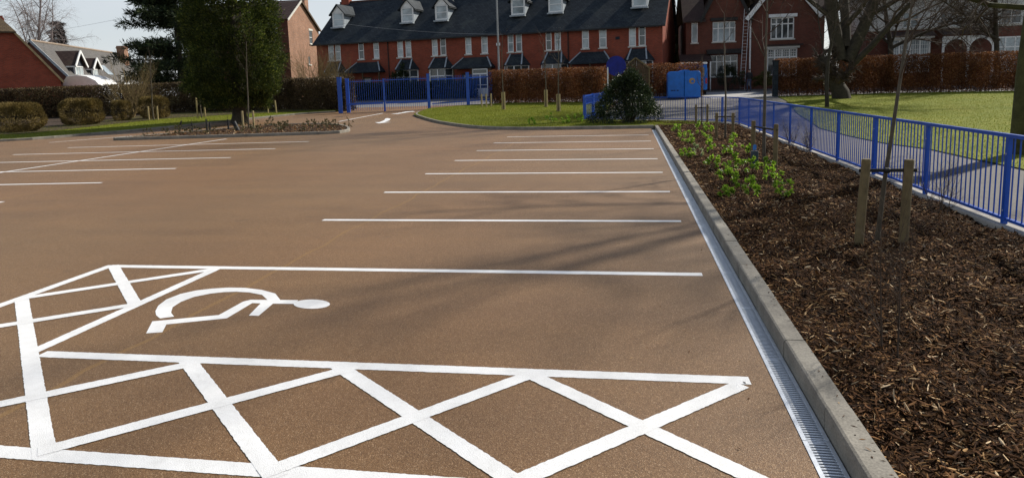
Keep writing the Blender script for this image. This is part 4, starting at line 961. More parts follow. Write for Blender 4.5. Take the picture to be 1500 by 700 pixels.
def chimney(root, x, y, z0, z1, w=.9, d=.6, mat=None, pots=3):
    mat = mat or REDBRICK
    c = MB().box(x-w/2, y-d/2, z0, x+w/2, y+d/2, z1).box(x-w/2-.06, y-d/2-.06, z1-.35, x+w/2+.06, y+d/2+.06, z1-.18).build('chimney', mat, root)
    for i in range(pots):
        px = x-w/2+w*(i+.5)/pots; MB().tube([Vector((px, y, z1)), Vector((px, y, z1+.35)), Vector((px, y, z1+.42))], [.12, .10, .13], 10, True).build('chimney_pot', POT, c)
    return c

# --- brick terrace
TA = math.atan2(56.66-62.07, 2.6+30.01)
TR = empty('brick_terrace', (-30.01, 62.07, .9), TA, 'long red brick terrace with dark slate roof, dormers and bay windows', 'terraced houses')
W = 33.2; E_, RZ = 5.62, 9.9
wins = [(1.30, 1.94), (2.06, 2.70), (4.66, 5.28), (6.30, 6.92), (8.85, 9.47), (9.70, 10.32), (12.42, 13.02), (13.26, 13.86), (15.75, 16.36), (17.30, 17.93), (19.80, 20.36), (20.56, 21.14), (23.28, 23.83), (24.08, 24.65), (26.48, 27.10), (27.96, 28.60), (30.46, 31.04), (31.25, 31.84)]
ops = [(a, b, 3.80, 5.46) for a, b in wins]
doors = [(5.0, 6.0), (15.3, 16.2), (26.4, 27.3)]
ops += [(a, b, 0, 2.1) for a, b in doors]
mb = wall_open(W, -.3, E_, ops); mb.quad((W, 0, -.3), (W, 10, -.3), (W, 10, E_), (W, 0, E_)); mb.quad((0, 10, -.3), (0, 0, -.3), (0, 0, E_), (0, 10, E_)); mb.quad((W, 10, -.3), (0, 10, -.3), (0, 10, E_), (W, 10, E_))
mb.poly([(W, 0, E_), (W, 10, E_), (W, 5, RZ-.1)]); mb.poly([(0, 10, E_), (0, 0, E_), (0, 5, RZ-.1)])
mb.build('wall', REDBRICK, TR)
for i, (a, b) in enumerate(wins):
    window(TR, a, b, 3.80, 5.46, .05, 1, 2, gm=GLASS if i % 5 in (2,) else GLASSP, lint=True, fr=.085, bar=.035)
for a, b in doors:
    d = MB().box(a, .06, 0, b, .11, 2.1).build('door', M('brown door', (.06, .035, .02), .5), TR); MB().box(a+.15, .035, 1.2, b-.15, .058, 1.95).build('pane', GLASS, d)
rf = gable_roof(W, 0, 10, E_+.06, RZ, .35).build('roof', SLATE, TR)
MB().tube([Vector((-.25, 5, RZ+.02)), Vector((W+.25, 5, RZ+.02))], [.10, .10], 8, True).build('ridge_tiles', M('clay ridge', (.10, .055, .045), .8), rf)
MB().box(-.25, -.47, E_-.36, W+.25, -.36, E_-.24).build('gutter', BLACKT, rf)
for x in (7.9, 18.9, 25.3): MB().tube([Vector((x, -.06, 0)), Vector((x, -.06, E_-.3))], [.045, .045], 7).build('downpipe', BLACKT, TR)
for x in (.5, 7.6, 14.6, 22.1, 29.2, 32.8): chimney(rf, x, 5, RZ-.6, RZ+1.5)
# dormers
k = (RZ-E_)/5
for i, xc in enumerate((1.70, 9.32, 12.88, 20.38, 23.85, 31.15)):
    yf = 1.45; zb = 7.12; zt = 8.50; hw = .66; pk = 9.25
    D = wall_open(2*hw, zb, zt, [(.06, 2*hw-.06, zb+.04, zt-.02)], .05); D.v = [(x-hw+xc, y+yf, z) for x, y, z in D.v]
    D.poly([(xc-hw, yf, zt), (xc+hw, yf, zt), (xc, yf, pk)])
    do = D.build('dormer', WHITE, rf)
    for s in (-1, 1):
        x = xc+s*hw; ybk = (zt-E_)/k; MB().poly([(x, yf, zb-.1), (x, yf, zt), (x, ybk, zt)]).build('dormer_cheek', LEAD, do)
    dr = MB()
    for s in (-1, 1):
        a = hw+.26; ze = zt-.20; yb0 = (ze-E_)/k+.2; yb1 = (pk+.05-E_)/k
        dr.quad((xc, yf-.22, pk+.06), (xc+s*a, yf-.22, ze), (xc+s*a, yb0, ze), (xc, yb1, pk+.06))
        dr.quad((xc, yf-.22, pk-.05), (xc+s*a, yf-.22, ze-.11), (xc+s*a, yb0, ze-.11), (xc, yb1, pk-.05))
        dr.quad((xc, yf-.22, pk+.06), (xc+s*a, yf-.22, ze), (xc+s*a, yf-.22, ze-.11), (xc, yf-.22, pk-.05))
    dr.build('dormer_roof', SLATE, do)
    MB().box(xc-hw-.05, yf-.35, zb-.16, xc+hw+.05, yf+.02, zb-.04).build('dormer_apron', LEAD, do)
    fw_ = window(do, xc-hw+.07, xc+hw-.07, zb+.05, zt-.03, yf+.012, 1, 2, gm=GLASSP, sill=False, fr=.08)
# bays and porches
def bay(root, x0, x1, zt=2.62, dep=.75):
    c = .45; pts = [(x0, 0), (x0+c, -dep), (x1-c, -dep), (x1, 0)]
    mb = MB()
    for (a, b) in zip(pts, pts[1:]): mb.quad((a[0], a[1], -.2), (b[0], b[1], -.2), (b[0], b[1], .75), (a[0], a[1], .75))
    bo = mb.build('bay', REDBRICK, root); fr = MB(); gl = MB()
    for (a, b) in zip(pts, pts[1:]):
        A = Vector((a[0], a[1], 0)); B = Vector((b[0], b[1], 0)); d = (B-A); n = Vector((-d.y, d.x, 0)).normalized()*.04
        k2 = 2 if d.length > .9 else 1
        for i in range(k2+1):
            p = A.lerp(B, i/k2); fr.bar(p+Vector((0, 0, .75)), p+Vector((0, 0, zt)), .09, .09)
        for z in (.80, 1.95, zt-.06): fr.bar(A+Vector((0, 0, z)), B+Vector((0, 0, z)), .07, .10)
        gl.quad(tuple(A+n+Vector((0, 0, .8))), tuple(B+n+Vector((0, 0, .8))), tuple(B+n+Vector((0, 0, zt))), tuple(A+n+Vector((0, 0, zt))))
    fr.build('bay_frame', WHITE, bo); gl.build('pane', GLASS, bo)
    o = .18; q = [(x0-o, 0), (x0+c-o*.5, -dep-o), (x1-c+o*.5, -dep-o), (x1+o, 0)]; ap = [(x0+c+.1, 0), (x1-c-.1, 0)]; zr = zt+.95
    rb = MB(); rb.poly([(q[0][0], q[0][1], zt), (q[1][0], q[1][1], zt), (ap[0][0], -.02, zr)]); rb.poly([(q[1][0], q[1][1], zt), (q[2][0], q[2][1], zt), (ap[1][0], -.02, zr), (ap[0][0], -.02, zr)]); rb.poly([(q[2][0], q[2][1], zt), (q[3][0], q[3][1], zt), (ap[1][0], -.02, zr)])
    rb.poly([(x, y, zt-.06) for x, y in q])
    for a, b in zip(q, q[1:]): rb.quad((a[0], a[1], zt-.06), (b[0], b[1], zt-.06), (b[0], b[1], zt), (a[0], a[1], zt))
    ro = rb.build('bay_roof', SLATE, bo)
    hp = MB()
    for a, b in ((q[1], ap[0]), (q[2], ap[1])): hp.bar((a[0], a[1], zt+.03), (b[0], b[1]-.02, zr+.03), .12, .05)
    hp.build('lead_hip', LEAD, ro)
for a, b in ((.95, 3.2), (8.7, 10.9), (12.1, 14.45), (19.5, 21.7), (22.9, 25.25), (30.1, 32.4)): bay(TR, a, b, 2.66)
def porch(root, x0, x1, zt=2.62, dep=1.1):
    zr = zt+.9; rb = MB(); i = .75
    rb.poly([(x0, 0, zt), (x0, -dep, zt), (x0+i, -.02, zr)]); rb.poly([(x0, -dep, zt), (x1, -dep, zt), (x1-i, -.02, zr), (x0+i, -.02, zr)]); rb.poly([(x1, -dep, zt), (x1, 0, zt), (x1-i, -.02, zr)])
    rb.poly([(x0, -dep, zt-.1), (x1, -dep, zt-.1), (x1, 0, zt-.1), (x0, 0, zt-.1)])
    for a, b in (((x0, 0), (x0, -dep)), ((x0, -dep), (x1, -dep)), ((x1, -dep), (x1, 0))): rb.quad((*a, zt-.1), (*b, zt-.1), (*b, zt), (*a, zt))
    po = rb.build('porch_roof', SLATE, root); hp = MB()
    hp.bar((x0, -dep, zt+.02), (x0+i, -.04, zr+.03), .11, .05).bar((x1, -dep, zt+.02), (x1-i, -.04, zr+.03), .11, .05); hp.build('lead_hip', LEAD, po)
    for x in (x0+.15, (x0+x1)/2, x1-.15): MB().box(x-.06, -dep+.06, 0, x+.06, -dep+.18, zt-.1).build('porch_post', TIMBER, po)
for a, b in ((3.7, 7.5), (14.8, 18.6), (25.6, 29.15)): porch(TR, a, b, 2.6)
pd = MB().box(16.75, -.98, 0, 16.83, -.90, 2.45).box(18.12, -.98, 0, 18.2, -.90, 2.45).box(17.44, -.98, 0, 17.52, -.90, 2.0).box(16.83, -.98, 2.37, 18.12, -.90, 2.45).box(16.83, -.98, 1.95, 18.12, -.90, 2.06).box(16.83, -.98, 0, 18.12, -.90, .75).box(16.83, -.98, 1.0, 18.12, -.90, 1.06).build('porch_door', WHITE, TR)
MB().box(16.8, -.94, .7, 18.15, -.93, 2.4).build('pane', GLASS, pd)
MB().box(18.75, -.05, 4.42, 19.12, -.003, 4.66).build('wall_box', WHITE, TR)
MB().box(29.35, -.05, 4.42, 29.7, -.003, 4.66).build('wall_plaque', SLATE, TR)

# --- twin gabled house on the right
SH = empty('gabled_house', (4.87, 60, .88), 0, 'dark brick house with twin gables and white bargeboards behind the ladder', 'house')
zg = -.88
def ground_box(mb, x0, y0, z0, x1, y1, z1): return mb.box(x0, y0, z0, x1, y1, z1)
ops2 = [(.45, .97, 4.94+zg, 6.62+zg), (2.19, 4.05, 4.95+zg, 6.62+zg), (1.99, 4.26, 2.0+zg, 3.82+zg), (6.88, 8.75, 4.98+zg, 6.75+zg), (6.65, 9.05, 1.97+zg, 4.2+zg)]
mb = wall_open(11.13, -.3, 6.05, ops2); mb.quad((11.13, 0, -.3), (11.13, 9, -.3), (11.13, 9, 6.05), (11.13, 0, 6.05)); mb.quad((0, 9, -.3), (0, 0, -.3), (0, 0, 6.05), (0, 9, 6.05))
mb.poly([(1.3, 0, 6.05), (5.18, 0, 6.05), (3.24, 0, 9.9)]); mb.poly([(5.18, 0, 6.05), (10.53, 0, 6.05), (7.85, 0, 9.4)])
mb.build('wall', DARKBRICK, SH)
def gable_y(x0, x1, ze, zr, y0, y1, over=.2, th=.14, nm='roof', mat=PLUMTILE):
    xm = (x0+x1)/2; kk = (zr-ze)/(xm-x0); mb = MB()
    pr = [(x0-over, ze-over*kk), (xm, zr), (x1+over, ze-over*kk), (x1+over, ze-over*kk-th), (xm, zr-th), (x0-over, ze-over*kk-th)]
    mb.v = [(x, y0, z) for x, z in pr]+[(x, y1, z) for x, z in pr]
    for i in range(6):
        j = (i+1) % 6; mb.f.append((i, j, 6+j, 6+i))
    mb.f += [(5, 4, 1, 0), (4, 3, 2, 1)]
    return mb.build(nm, mat, SH)
r1 = gable_y(1.3, 5.18, 6.05, 10.0, -.25, 7); r2 = gable_y(5.18, 10.53, 6.05, 9.5, -.25, 7)
mb = MB(); mb.quad((-.3, -.3, 5.85), (1.6, -.3, 5.85), (1.6, 4.5, 10.2), (-.3, 4.5, 10.2)); mb.quad((10.3, -.3, 5.85), (11.5, -.3, 5.85), (11.5, 4.5, 10.2), (10.3, 4.5, 10.2)); mb.quad((-.3, 4.5, 10.2), (11.5, 4.5, 10.2), (11.5, 9.3, 5.85), (-.3, 9.3, 5.85))
mb.quad((-.3, -.3, 5.75), (1.6, -.3, 5.75), (1.6, -.3, 5.85), (-.3, -.3, 5.85)); mb.build('main_roof', PLUMTILE, SH)
for s in (-1, 1):
    MB().bar((7.85, -.34, 9.42), (7.85+s*2.95, -.34, 5.78), .08, .34).build('bargeboard', WHITE, r2)
    MB().bar((3.24, -.31, 9.85), (3.24+s*2.1, -.31, 5.75), .08, .26).build('bargeboard', BLACKT, r1)
window(SH, .45, .97, 4.06, 5.74, .05, 1, 1, gm=GLASSP)
window(SH, 2.19, 4.05, 4.07, 5.74, .05, 4, 2, gm=GLASSP, top=.33, bar=.04)
window(SH, 1.99, 4.26, 1.12, 2.94, .05, 4, 2, gm=GLASS, top=.30, bar=.04)
MB().box(1.7, -.55, 3.05, 4.6, -.003, 3.42).build('canopy', BLACKT, SH); MB().box(2.0, -.35, 5.8, 4.2, -.003, 6.05).build('canopy', BLACKT, SH)
f = window(SH, 6.88, 8.75, 4.10, 5.87, .05, 4, 2, gm=GLASS, top=.30, bar=.05, fr=.09); MB().box(6.7, -.16, 5.88, 8.95, -.003, 6.14).build('cornice', WHITE, f)
f = window(SH, 6.65, 9.05, 1.09, 3.32, .05, 4, 2, gm=GLASS, top=.32, bar=.05, fr=.10)
gb = MB()
for i in range(1, 12): gb.box(6.75+2.2*i/12-.012, .052, 2.65, 6.75+2.2*i/12+.012, .10, 3.22)
for z in (2.83, 3.02): gb.box(6.75, .054, z-.012, 8.95, .10, z+.012)
gb.build('glazing_bars', WHITE, f); MB().box(6.5, -.2, 3.33, 9.2, -.003, 3.5).build('cornice', WHITE, f); MB().box(6.3, -.5, 3.52, 9.4, -.003, 3.66).build('canopy', PLUMTILE, SH)
MB().tube([Vector((5.25, -.10, .3)), Vector((5.25, -.10, 5.9))], [.07, .07], 8).build('downpipe', WHITE, SH)
mb = MB(); mb.quad((-.6, -1.3, 2.55), (2.0, -1.3, 2.55), (2.0, 0, 3.1), (-.6, 0, 3.1)); mb.box(-.6, -1.3, 2.42, 2.0, -1.2, 2.55); mb.build('lean_to_roof', PLUMTILE, SH)
for x in (-.5, .35, 1.2, 1.9): MB().box(x-.05, -1.25, 0, x+.05, -1.15, 2.42).build('porch_post', WHITE, SH)
chimney(SH, 5.3, 4.5, 9, 11.4, 1.1, .7, DARKBRICK)
LD = empty('ladder', (9.15, 58.7, gz(58.7)), 0, 'long aluminium ladder leaning against the twin gabled house', 'ladder')
for dx, nm in ((0, 'stile'), (.38, 'stile')): MB().bar((dx, 0, 0), (dx+.46, 1.12, 6.75), .035, .075).build(nm, ALU, LD)
for i in range(24):
    f_ = (i+.6)/24; MB().bar((.46*f_, 1.12*f_, 6.75*f_), (.38+.46*f_, 1.12*f_, 6.75*f_), .03, .03).build('rung', ALU, LD)
# garden railings
GR = empty('garden_railing', (0, 0, 0), 0, 'dark metal garden railing in front of the twin gabled house', 'railing')
for z in (.15, 1.1): MB().bar((6.2, 57.2, gz(57.2)+z), (9.05, 57.2, gz(57.2)+z), .04, .04).build('rail', BLACKT, GR)
for i in range(25): o = MB().box(6.2+i*.118-.012, 57.19, gz(57.2), 6.2+i*.118+.012, 57.21, gz(57.2)+1.2).build('bar', BLACKT, GR)

# --- rendered house on the far right
RH = empty('rendered_house', (18.6, 58, .86), -.04, 'house with white rendered upper floor over brick behind the right hedge', 'house')
Wd = 14; opsu = [(2.6, 3.7, 4.35, 5.65), (5.2, 5.75, 4.35, 5.7), (6.8, 7.55, 4.4, 5.65), (9.4, 10.8, 4.35, 5.65)]
mb = wall_open(Wd, 4.35-.0, 7.2, [(a, b, c+.12, d) for a, b, c, d in opsu]); mb.quad((0, 8, 4.35), (0, 0, 4.35), (0, 0, 7.2), (0, 8, 7.2)); mb.quad((Wd, 0, -.3), (Wd, 8, -.3), (Wd, 8, 7.2), (Wd, 0, 7.2)); mb.build('upper_wall', RENDER, RH)
for a, b, c, d in opsu: window(RH, a, b, c+.12, d, .05, 2 if b-a > 1 else 1, 2, gm=GLASSP if a < 5 else GLASS)
mb = wall_open(Wd, -.3, 4.347, []); mb.quad((0, 8, -.3), (0, 0, -.3), (0, 0, 4.347), (0, 8, 4.347)); mb.build('lower_wall', DARKBRICK, RH)
MB().box(-.05, -.09, 4.30, Wd, -.003, 4.42).build('string_course', CREAM, RH)
mb = gable_roof(Wd, 0, 8, 7.2, 10.8, .35).build('roof', PLUMTILE, RH)
by = MB().box(1.45, -.8, 0, 4.35, -.003, 1.0).build('bay', DARKBRICK, RH)
f = window(RH, 1.45, 4.35, 1.0, 3.6, -.8, 4, 2, gm=GLASSP, top=.55, fr=.12, bar=.06, sill=False)
MB().box(1.25, -1.0, 3.6, 4.55, -.003, 3.72).build('cornice', WHITE, RH)
gb = MB()
for i in range(16): x = 1.6+2.6*(i+.5)/16; gb.box(x-.012, -.79, 2.35, x+.012, -.77, 3.45)
gb.box(1.6, -.792, 2.75, 4.2, -.768, 2.78).box(1.6, -.792, 3.1, 4.2, -.768, 3.13); gb.build('glazing_bars', WHITE, f)
mb = MB(); mb.quad((1.1, -1.1, 3.73), (4.7, -1.1, 3.73), (4.7, -.01, 4.2), (1.1, -.01, 4.2)); mb.quad((4.9, -1.6, 3.75), (8.6, -1.6, 3.75), (8.6, -.01, 4.26), (4.9, -.01, 4.26)); mb.build('canopy_roof', PLUMTILE, RH)
PO = MB().box(4.95, -1.5, 3.5, 8.45, -1.38, 3.62); po_ = PO.build('porch_beam', WHITE, RH)
for x in (5.0, 6.7, 8.35): MB().box(x-.07, -1.5, 0, x+.07, -1.38, 3.5).build('porch_post', WHITE, po_)
for xa, xb in ((5.0, 6.7), (6.7, 8.35)):
    ar = MB(); n = 12; rw = (xb-xa)/2; xc = (xa+xb)/2
    for i in range(n):
        a0, a1 = math.pi*i/n, math.pi*(i+1)/n
        p0 = (xc-rw*.93*math.cos(a0), 2.55+.85*math.sin(a0)); p1 = (xc-rw*.93*math.cos(a1), 2.55+.85*math.sin(a1))
        ar.quad((p0[0], -1.47, p0[1]), (p1[0], -1.47, p1[1]), (p1[0], -1.47, 3.5), (p0[0], -1.47, 3.5))
    ar.build('porch_arch', WHITE, po_)
f = window(RH, 9.1, 11.1, .9, 3.5, -.003-.06, 3, 2, gm=GLASSP, fr=.1, bar=.05, top=.3)
chimney(RH, .9, 4, 9.6, 12, 1, .7, DARKBRICK)

# --- brick house with orange gable left of the terrace
GHa = math.atan2(68.8-61.4, -32.9+32.5)
GH = empty('brick_house', (-38.35, 72.45, .74), GHa, 'tall brick house with sunlit orange gable behind the cypress', 'house')
# local x along the gable (away from camera), local y to the left
GH.scale = (1.18, 1.18, 1.18)
Lg = 7.41; e1, e2, pk, xp = 8.0, 7.4, 10.0, 3.1
ops3 = [(4.9, 5.7, 5.85, 7.2), (4.25, 4.75, 3.7, 4.5)]
mb = wall_open(Lg, -.3, e2, ops3); mb.poly([(0, 0, e2), (Lg, 0, e2), (xp, 0, pk), (0, 0, e1)]); mb.build('gable_wall', ORANGEBRICK, GH)
mb = MB(); mb.quad((0, 9, -.3), (0, 0, -.3), (0, 0, e1), (0, 9, e1)); mb.build('front_wall', DARKBRICK, GH)
window(GH, 4.9, 5.7, 5.85, 7.2, .05, 1, 2, lint=True); window(GH, 4.25, 4.75, 3.7, 4.5, .05, 1, 1)
mb = MB(); ov = .2
s1 = (pk-e1)/xp; s2 = (pk-e2)/(Lg-xp)
mb.quad((-.3, -ov, e1-.3*s1+.1), (xp, -ov, pk+.1), (xp, 9, pk+.1), (-.3, 9, e1-.3*s1+.1)); mb.quad((xp, -ov, pk+.1), (Lg+.3, -ov, e2-.3*s2+.1), (Lg+.3, 9, e2-.3*s2+.1), (xp, 9, pk+.1))
ro = mb.build('roof', PLUMTILE, GH)
MB().bar((-.3, -ov, e1-.3*s1), (xp, -ov, pk), .06, .2).build('bargeboard', CREAM, ro); MB().bar((xp, -ov, pk), (Lg+.3, -ov, e2-.3*s2), .06, .2).build('bargeboard', TIMBER, ro)
fw2 = MB().box(-.06, 1.1, 5.9, -.003, 1.2, 7.5).box(-.06, 2.0, 5.9, -.003, 2.1, 7.5).box(-.055, 1.2, 7.4, -.003, 2.0, 7.5).box(-.055, 1.2, 5.9, -.003, 2.0, 6.0).box(-.055, 1.2, 6.66, -.003, 2.0, 6.74).build('window', WHITE, GH)
MB().box(-.03, 1.2, 6, -.002, 2.0, 7.4).build('pane', GLASSP, fw2); MB().box(-.15, 1.0, 5.78, -.003, 2.2, 5.897).build('sill', CREAM, fw2)
chimney(GH, 5.2, .55, 7.6, 11.6, .9, .7, ORANGEBRICK, 2)

# --- bungalow at the far left
BH = empty('brick_bungalow', (-44.1-7.0*.7071, 46.3-7.0*.7071, gz(44)), R(45), 'red brick bungalow gable with brown half hipped roof at the left edge', 'house')
zb = gz(44); wdt = 7.0; hwb = 3.5; ez = 3.30-zb; pz = 8.2-zb; zh = 6.95-zb; sl = (pz-ez)/hwb; xh = (zh-ez)/sl
mb = MB(); mb.poly([(0, 0, -.3), (wdt, 0, -.3), (wdt, 0, ez), (wdt-xh, 0, zh), (xh, 0, zh), (0, 0, ez)]); mb.quad((wdt, 0, -.3), (wdt, 10, -.3), (wdt, 10, ez), (wdt, 0, ez)); mb.quad((0, 10, -.3), (0, 0, -.3), (0, 0, ez), (0, 10, ez)); mb.build('wall', REDBRICK, BH)
mb = MB(); o_ = .2; hb = 1.5
for s_ in (-1, 1):
    X = lambda q: hwb+s_*q
    mb.poly([(X(hwb+o_), -.2, ez-o_*sl+.1), (X(hwb-xh), -.2, zh+.1), (X(0), hb, pz+.1), (X(0), 10, pz+.1), (X(hwb+o_), 10, ez-o_*sl+.1)])
mb.poly([(xh-.15, -.32, zh+.02), (wdt-xh+.15, -.32, zh+.02), (hwb, hb, pz+.12)])
mb.quad((xh-.15, -.32, zh+.02), (wdt-xh+.15, -.32, zh+.02), (wdt-xh+.15, -.32, zh-.1), (xh-.15, -.32, zh-.1))
ro = mb.build('roof', BROWNTILE, BH)
VB = M('buff verge', (.36, .27, .14), .7)
for s_ in (-1, 1): MB().bar((hwb+s_*(hwb-xh), -.24, zh+.02), (hwb+s_*(hwb+.2), -.24, ez-.2), .05, .15).build('verge_board', VB, ro)
chimney(ro, hwb-.2, 6, pz-.6, pz+.5, .8, .6, REDBRICK, 0)

# --- grey roofed house with dormers
da = math.atan2(80.52-56.99, -66.87+57.09)
QH = empty('grey_roofed_house', (-57.09, 56.99, .85), da, 'house with long grey tiled roof and two white gabled dormers', 'house')
# local x along the ridge (away), local -y towards the car park
zr = 7.5-.85; sl = 3.48/2.92
L_ = 28; mb = MB(); ye = -3.9
mb.quad((-.2, 0, zr), (L_, 0, zr), (L_, ye, zr+ye*sl), (-.2, ye, zr+ye*sl)); mb.quad((-.2, 0, zr), (L_, 0, zr), (L_, -ye, zr+ye*sl), (-.2, -ye, zr+ye*sl))
ro = mb.build('roof', GREYTILE, QH)
MB().bar((-.25, 0, zr), (-.25, ye, zr+ye*sl), .10, .22).build('verge_board', M('grey verge', (.34, .37, .40), .6), ro)
MB().tube([Vector((-.2, 0, zr+.03)), Vector((L_, 0, zr+.03))], [.12, .12], 8).build('ridge_tiles', M('pale ridge tile', (.26, .20, .15), .8), ro)
mb = MB().box(0, -3.6, -.3, L_-.2, 3.6, zr-3.7*sl); mb.poly([(0, -3.6, zr-3.7*sl), (0, 3.6, zr-3.7*sl), (0, 0, zr-.1)]); mb.build('wall', DARKBRICK, QH)
def chalet_dormer(x0, w_, yf, zb_, zt2, pk2):
    hw = w_/2; xc = x0+hw
    d = MB(); d.quad((x0, yf, zb_), (x0+w_, yf, zb_), (x0+w_, yf, zt2), (x0, yf, zt2)); d.poly([(x0, yf, zt2), (x0+w_, yf, zt2), (xc, yf, pk2)])
    for x in (x0, x0+w_): d.poly([(x, yf, zb_), (x, yf, zt2), (x, (zt2-zr)/sl, zt2)])
    do = d.build('dormer', M('lead grey cladding', (.06, .065, .08), .6), ro)
    dr = MB()
    for s in (-1, 1): dr.quad((xc, yf-.3, pk2+.08), (xc+s*(hw+.25), yf-.3, zt2-.12), (xc+s*(hw+.25), (zt2-.12-zr)/sl+.1, zt2-.12), (xc, (pk2-zr)/sl+.1, pk2+.08))
    dr.build('dormer_roof', MATS['dark plum tile'], do)
    for s in (-1, 1): MB().bar((xc, -.33+yf, pk2+.04), (xc+s*(hw+.28), -.33+yf, zt2-.16), .08, .24).build('bargeboard', WHITE, do)
    MB().box(x0-.3, yf-.28, zt2-.25, x0-.02, (zt2-.2-zr)/sl, zt2-.12).build('gutter', WHITE, do)
    window(do, x0+.3, x0+w_-.3, zb_+.1, zt2-.1, yf-.05, 3, 1, gm=GLASSP, sill=True, fr=.08)
chalet_dormer(2.0, 2.6, -2.7, 2.9, 4.35, 5.75); chalet_dormer(6.6, 2.0, -2.7, 3.0, 4.2, 5.2)
chimney(ro, 23.0, -.9, zr-2.2, zr+.9, 1.5, .9, ORANGEBRICK, 0)
sk = MB().box(12.2, -1.9, zr-1.9*sl+.05, 13.6, -1.8, zr-1.8*sl+.15); sk.v = []; sk.f = []
sk.quad((11.8, -1.7, zr-1.7*sl+.08), (13.6, -1.7, zr-1.7*sl+.08), (13.6, -2.6, zr-2.6*sl+.08), (11.8, -2.6, zr-2.6*sl+.08)); sk.build('roof_window', GLASSP, ro)
CN = MB()
for i in range(7): CN.bar((11.5+i*1.2, -4.0, 2.5), (11.5+i*1.2, -4.0, 3.4), .10, .10)
CN.bar((11.4, -4.0, 3.4), (18.8, -4.0, 3.4), .12, .12).bar((11.4, -4.0, 2.5), (18.8, -4.0, 2.5), .12, .16)
CN.build('conservatory_frame', WHITE, QH)

# ------------------------------------------------------------------ vehicles behind the hedges
def caravan():
    root = empty('caravan', (-45.2, 50.5, gz(50.5)+.3), 0, 'white rounded caravan roof showing above the left hedge', 'caravan')
    pr = [(-1.75, .45), (-1.82, 1.6), (-1.7, 2.35), (-1.3, 2.78), (-.3, 2.86), (.6, 2.72), (1.4, 2.35), (2.0, 1.7), (2.1, .9), (1.9, .45)]
    o = MB().prism(pr, -1.05, 1.05).build('body', WHITE, root); recalc(o); bevel(o, .08, 2)
    MB().box(-1.2, -1.065, 1.35, .9, -1.052, 1.95).build('window', GLASS, root)
    for x in (-.2,):
        for y in (-.9, .9):
            wl = MB().tube([Vector((x, y-.09, .33)), Vector((x, y+.09, .33))], [.33, .33], 18, True).build('wheel', RUBBER, root)
caravan()
def van():
    root = empty('parked_van', (4.75, 53.6, gz(53.6)), 0, 'blue sided van with white roof parked at the end of the hedge', 'van')
    pr = [(-.95, .35), (-.97, 1.5), (-.9, 2.2), (.9, 2.2), (.97, 1.5), (.95, .35)]
    b = MB().prism(pr, -2.2, 2.2).build('body', BLUEB, root); recalc(b); bevel(b, .05, 2)
    t_ = MB().box(-.94, -2.3, 2.22, .94, 2.25, 2.36).build('roof', WHITE, root); bevel(t_, .05, 2)
    MB().box(-.75, -2.225, 1.35, -.06, -2.202, 1.95).build('window', GLASS, root); MB().box(.06, -2.225, 1.35, .75, -2.202, 1.95).build('window', GLASS, root)
    MB().box(.965, -1.9, 1.35, .985, -.4, 1.95).build('window', GLASS, root)
    for y in (-1.4, 1.4):
        for x in (-.85, .85): MB().tube([Vector((x-.1, y, .34)), Vector((x+.1, y, .34))], [.34, .34], 18, True).build('wheel', RUBBER, root)
    for x in (-.88, .88): MB().box(x-.06, -2.23, .8, x+.06, -2.2, 1.2).build('light', M('red lens', (.4, .02, .02), .3), root)
van()

# ------------------------------------------------------------------ street furniture
def bank():
    root = empty('recycling_bank', (3.77, 48.5, gz(48.5)), 0, 'domed blue plastic recycling bank standing on the path by the hedge', 'recycling bank')
    for s in (-1, 1):
        x0, x1 = (0.012, 1.1) if s > 0 else (-1.1, -.012)
        pr = [(x0, .06), (x0, 1.72 if s < 0 else 1.86), (x0+.12 if s < 0 else x0, 1.86 if s < 0 else 1.86), (x1-.12 if s > 0 else x1, 1.86), (x1, 1.72 if s > 0 else 1.86), (x1, .06)]
        o = MB().prism(pr, -.75, .75).build('body', BLUEB, root); recalc(o); bevel(o, .05, 3)
    c = MB(); n = 12
    c.prism([(.05+.34*math.cos(math.pi*i/n), 1.85+.11*math.sin(math.pi*i/n)) for i in range(n+1)], -.7, .7); c.build('hood', BLUEB, root)
    MB().box(-1.0, -.7, 0, 1.0, .7, .058).build('base', RUBBER, root)
    e = MB().tube([Vector((.52, -.758, 1.18)), Vector((.52, -.752, 1.18))], [.20, .20], 20, True).build('emblem', M('sandy emblem', (.42, .26, .10), .5), root)
    MB().tube([Vector((.55, -.764, 1.15)), Vector((.55, -.759, 1.15))], [.10, .10], 14, True).build('emblem_centre', BLUEB, e)
    for x in (-.82, -.66, -.44): MB().box(x-.06, -.758, .52, x+.06, -.752, .60).build('dark_print', M('dark print', (.01, .03, .12), .5), root)
bank()
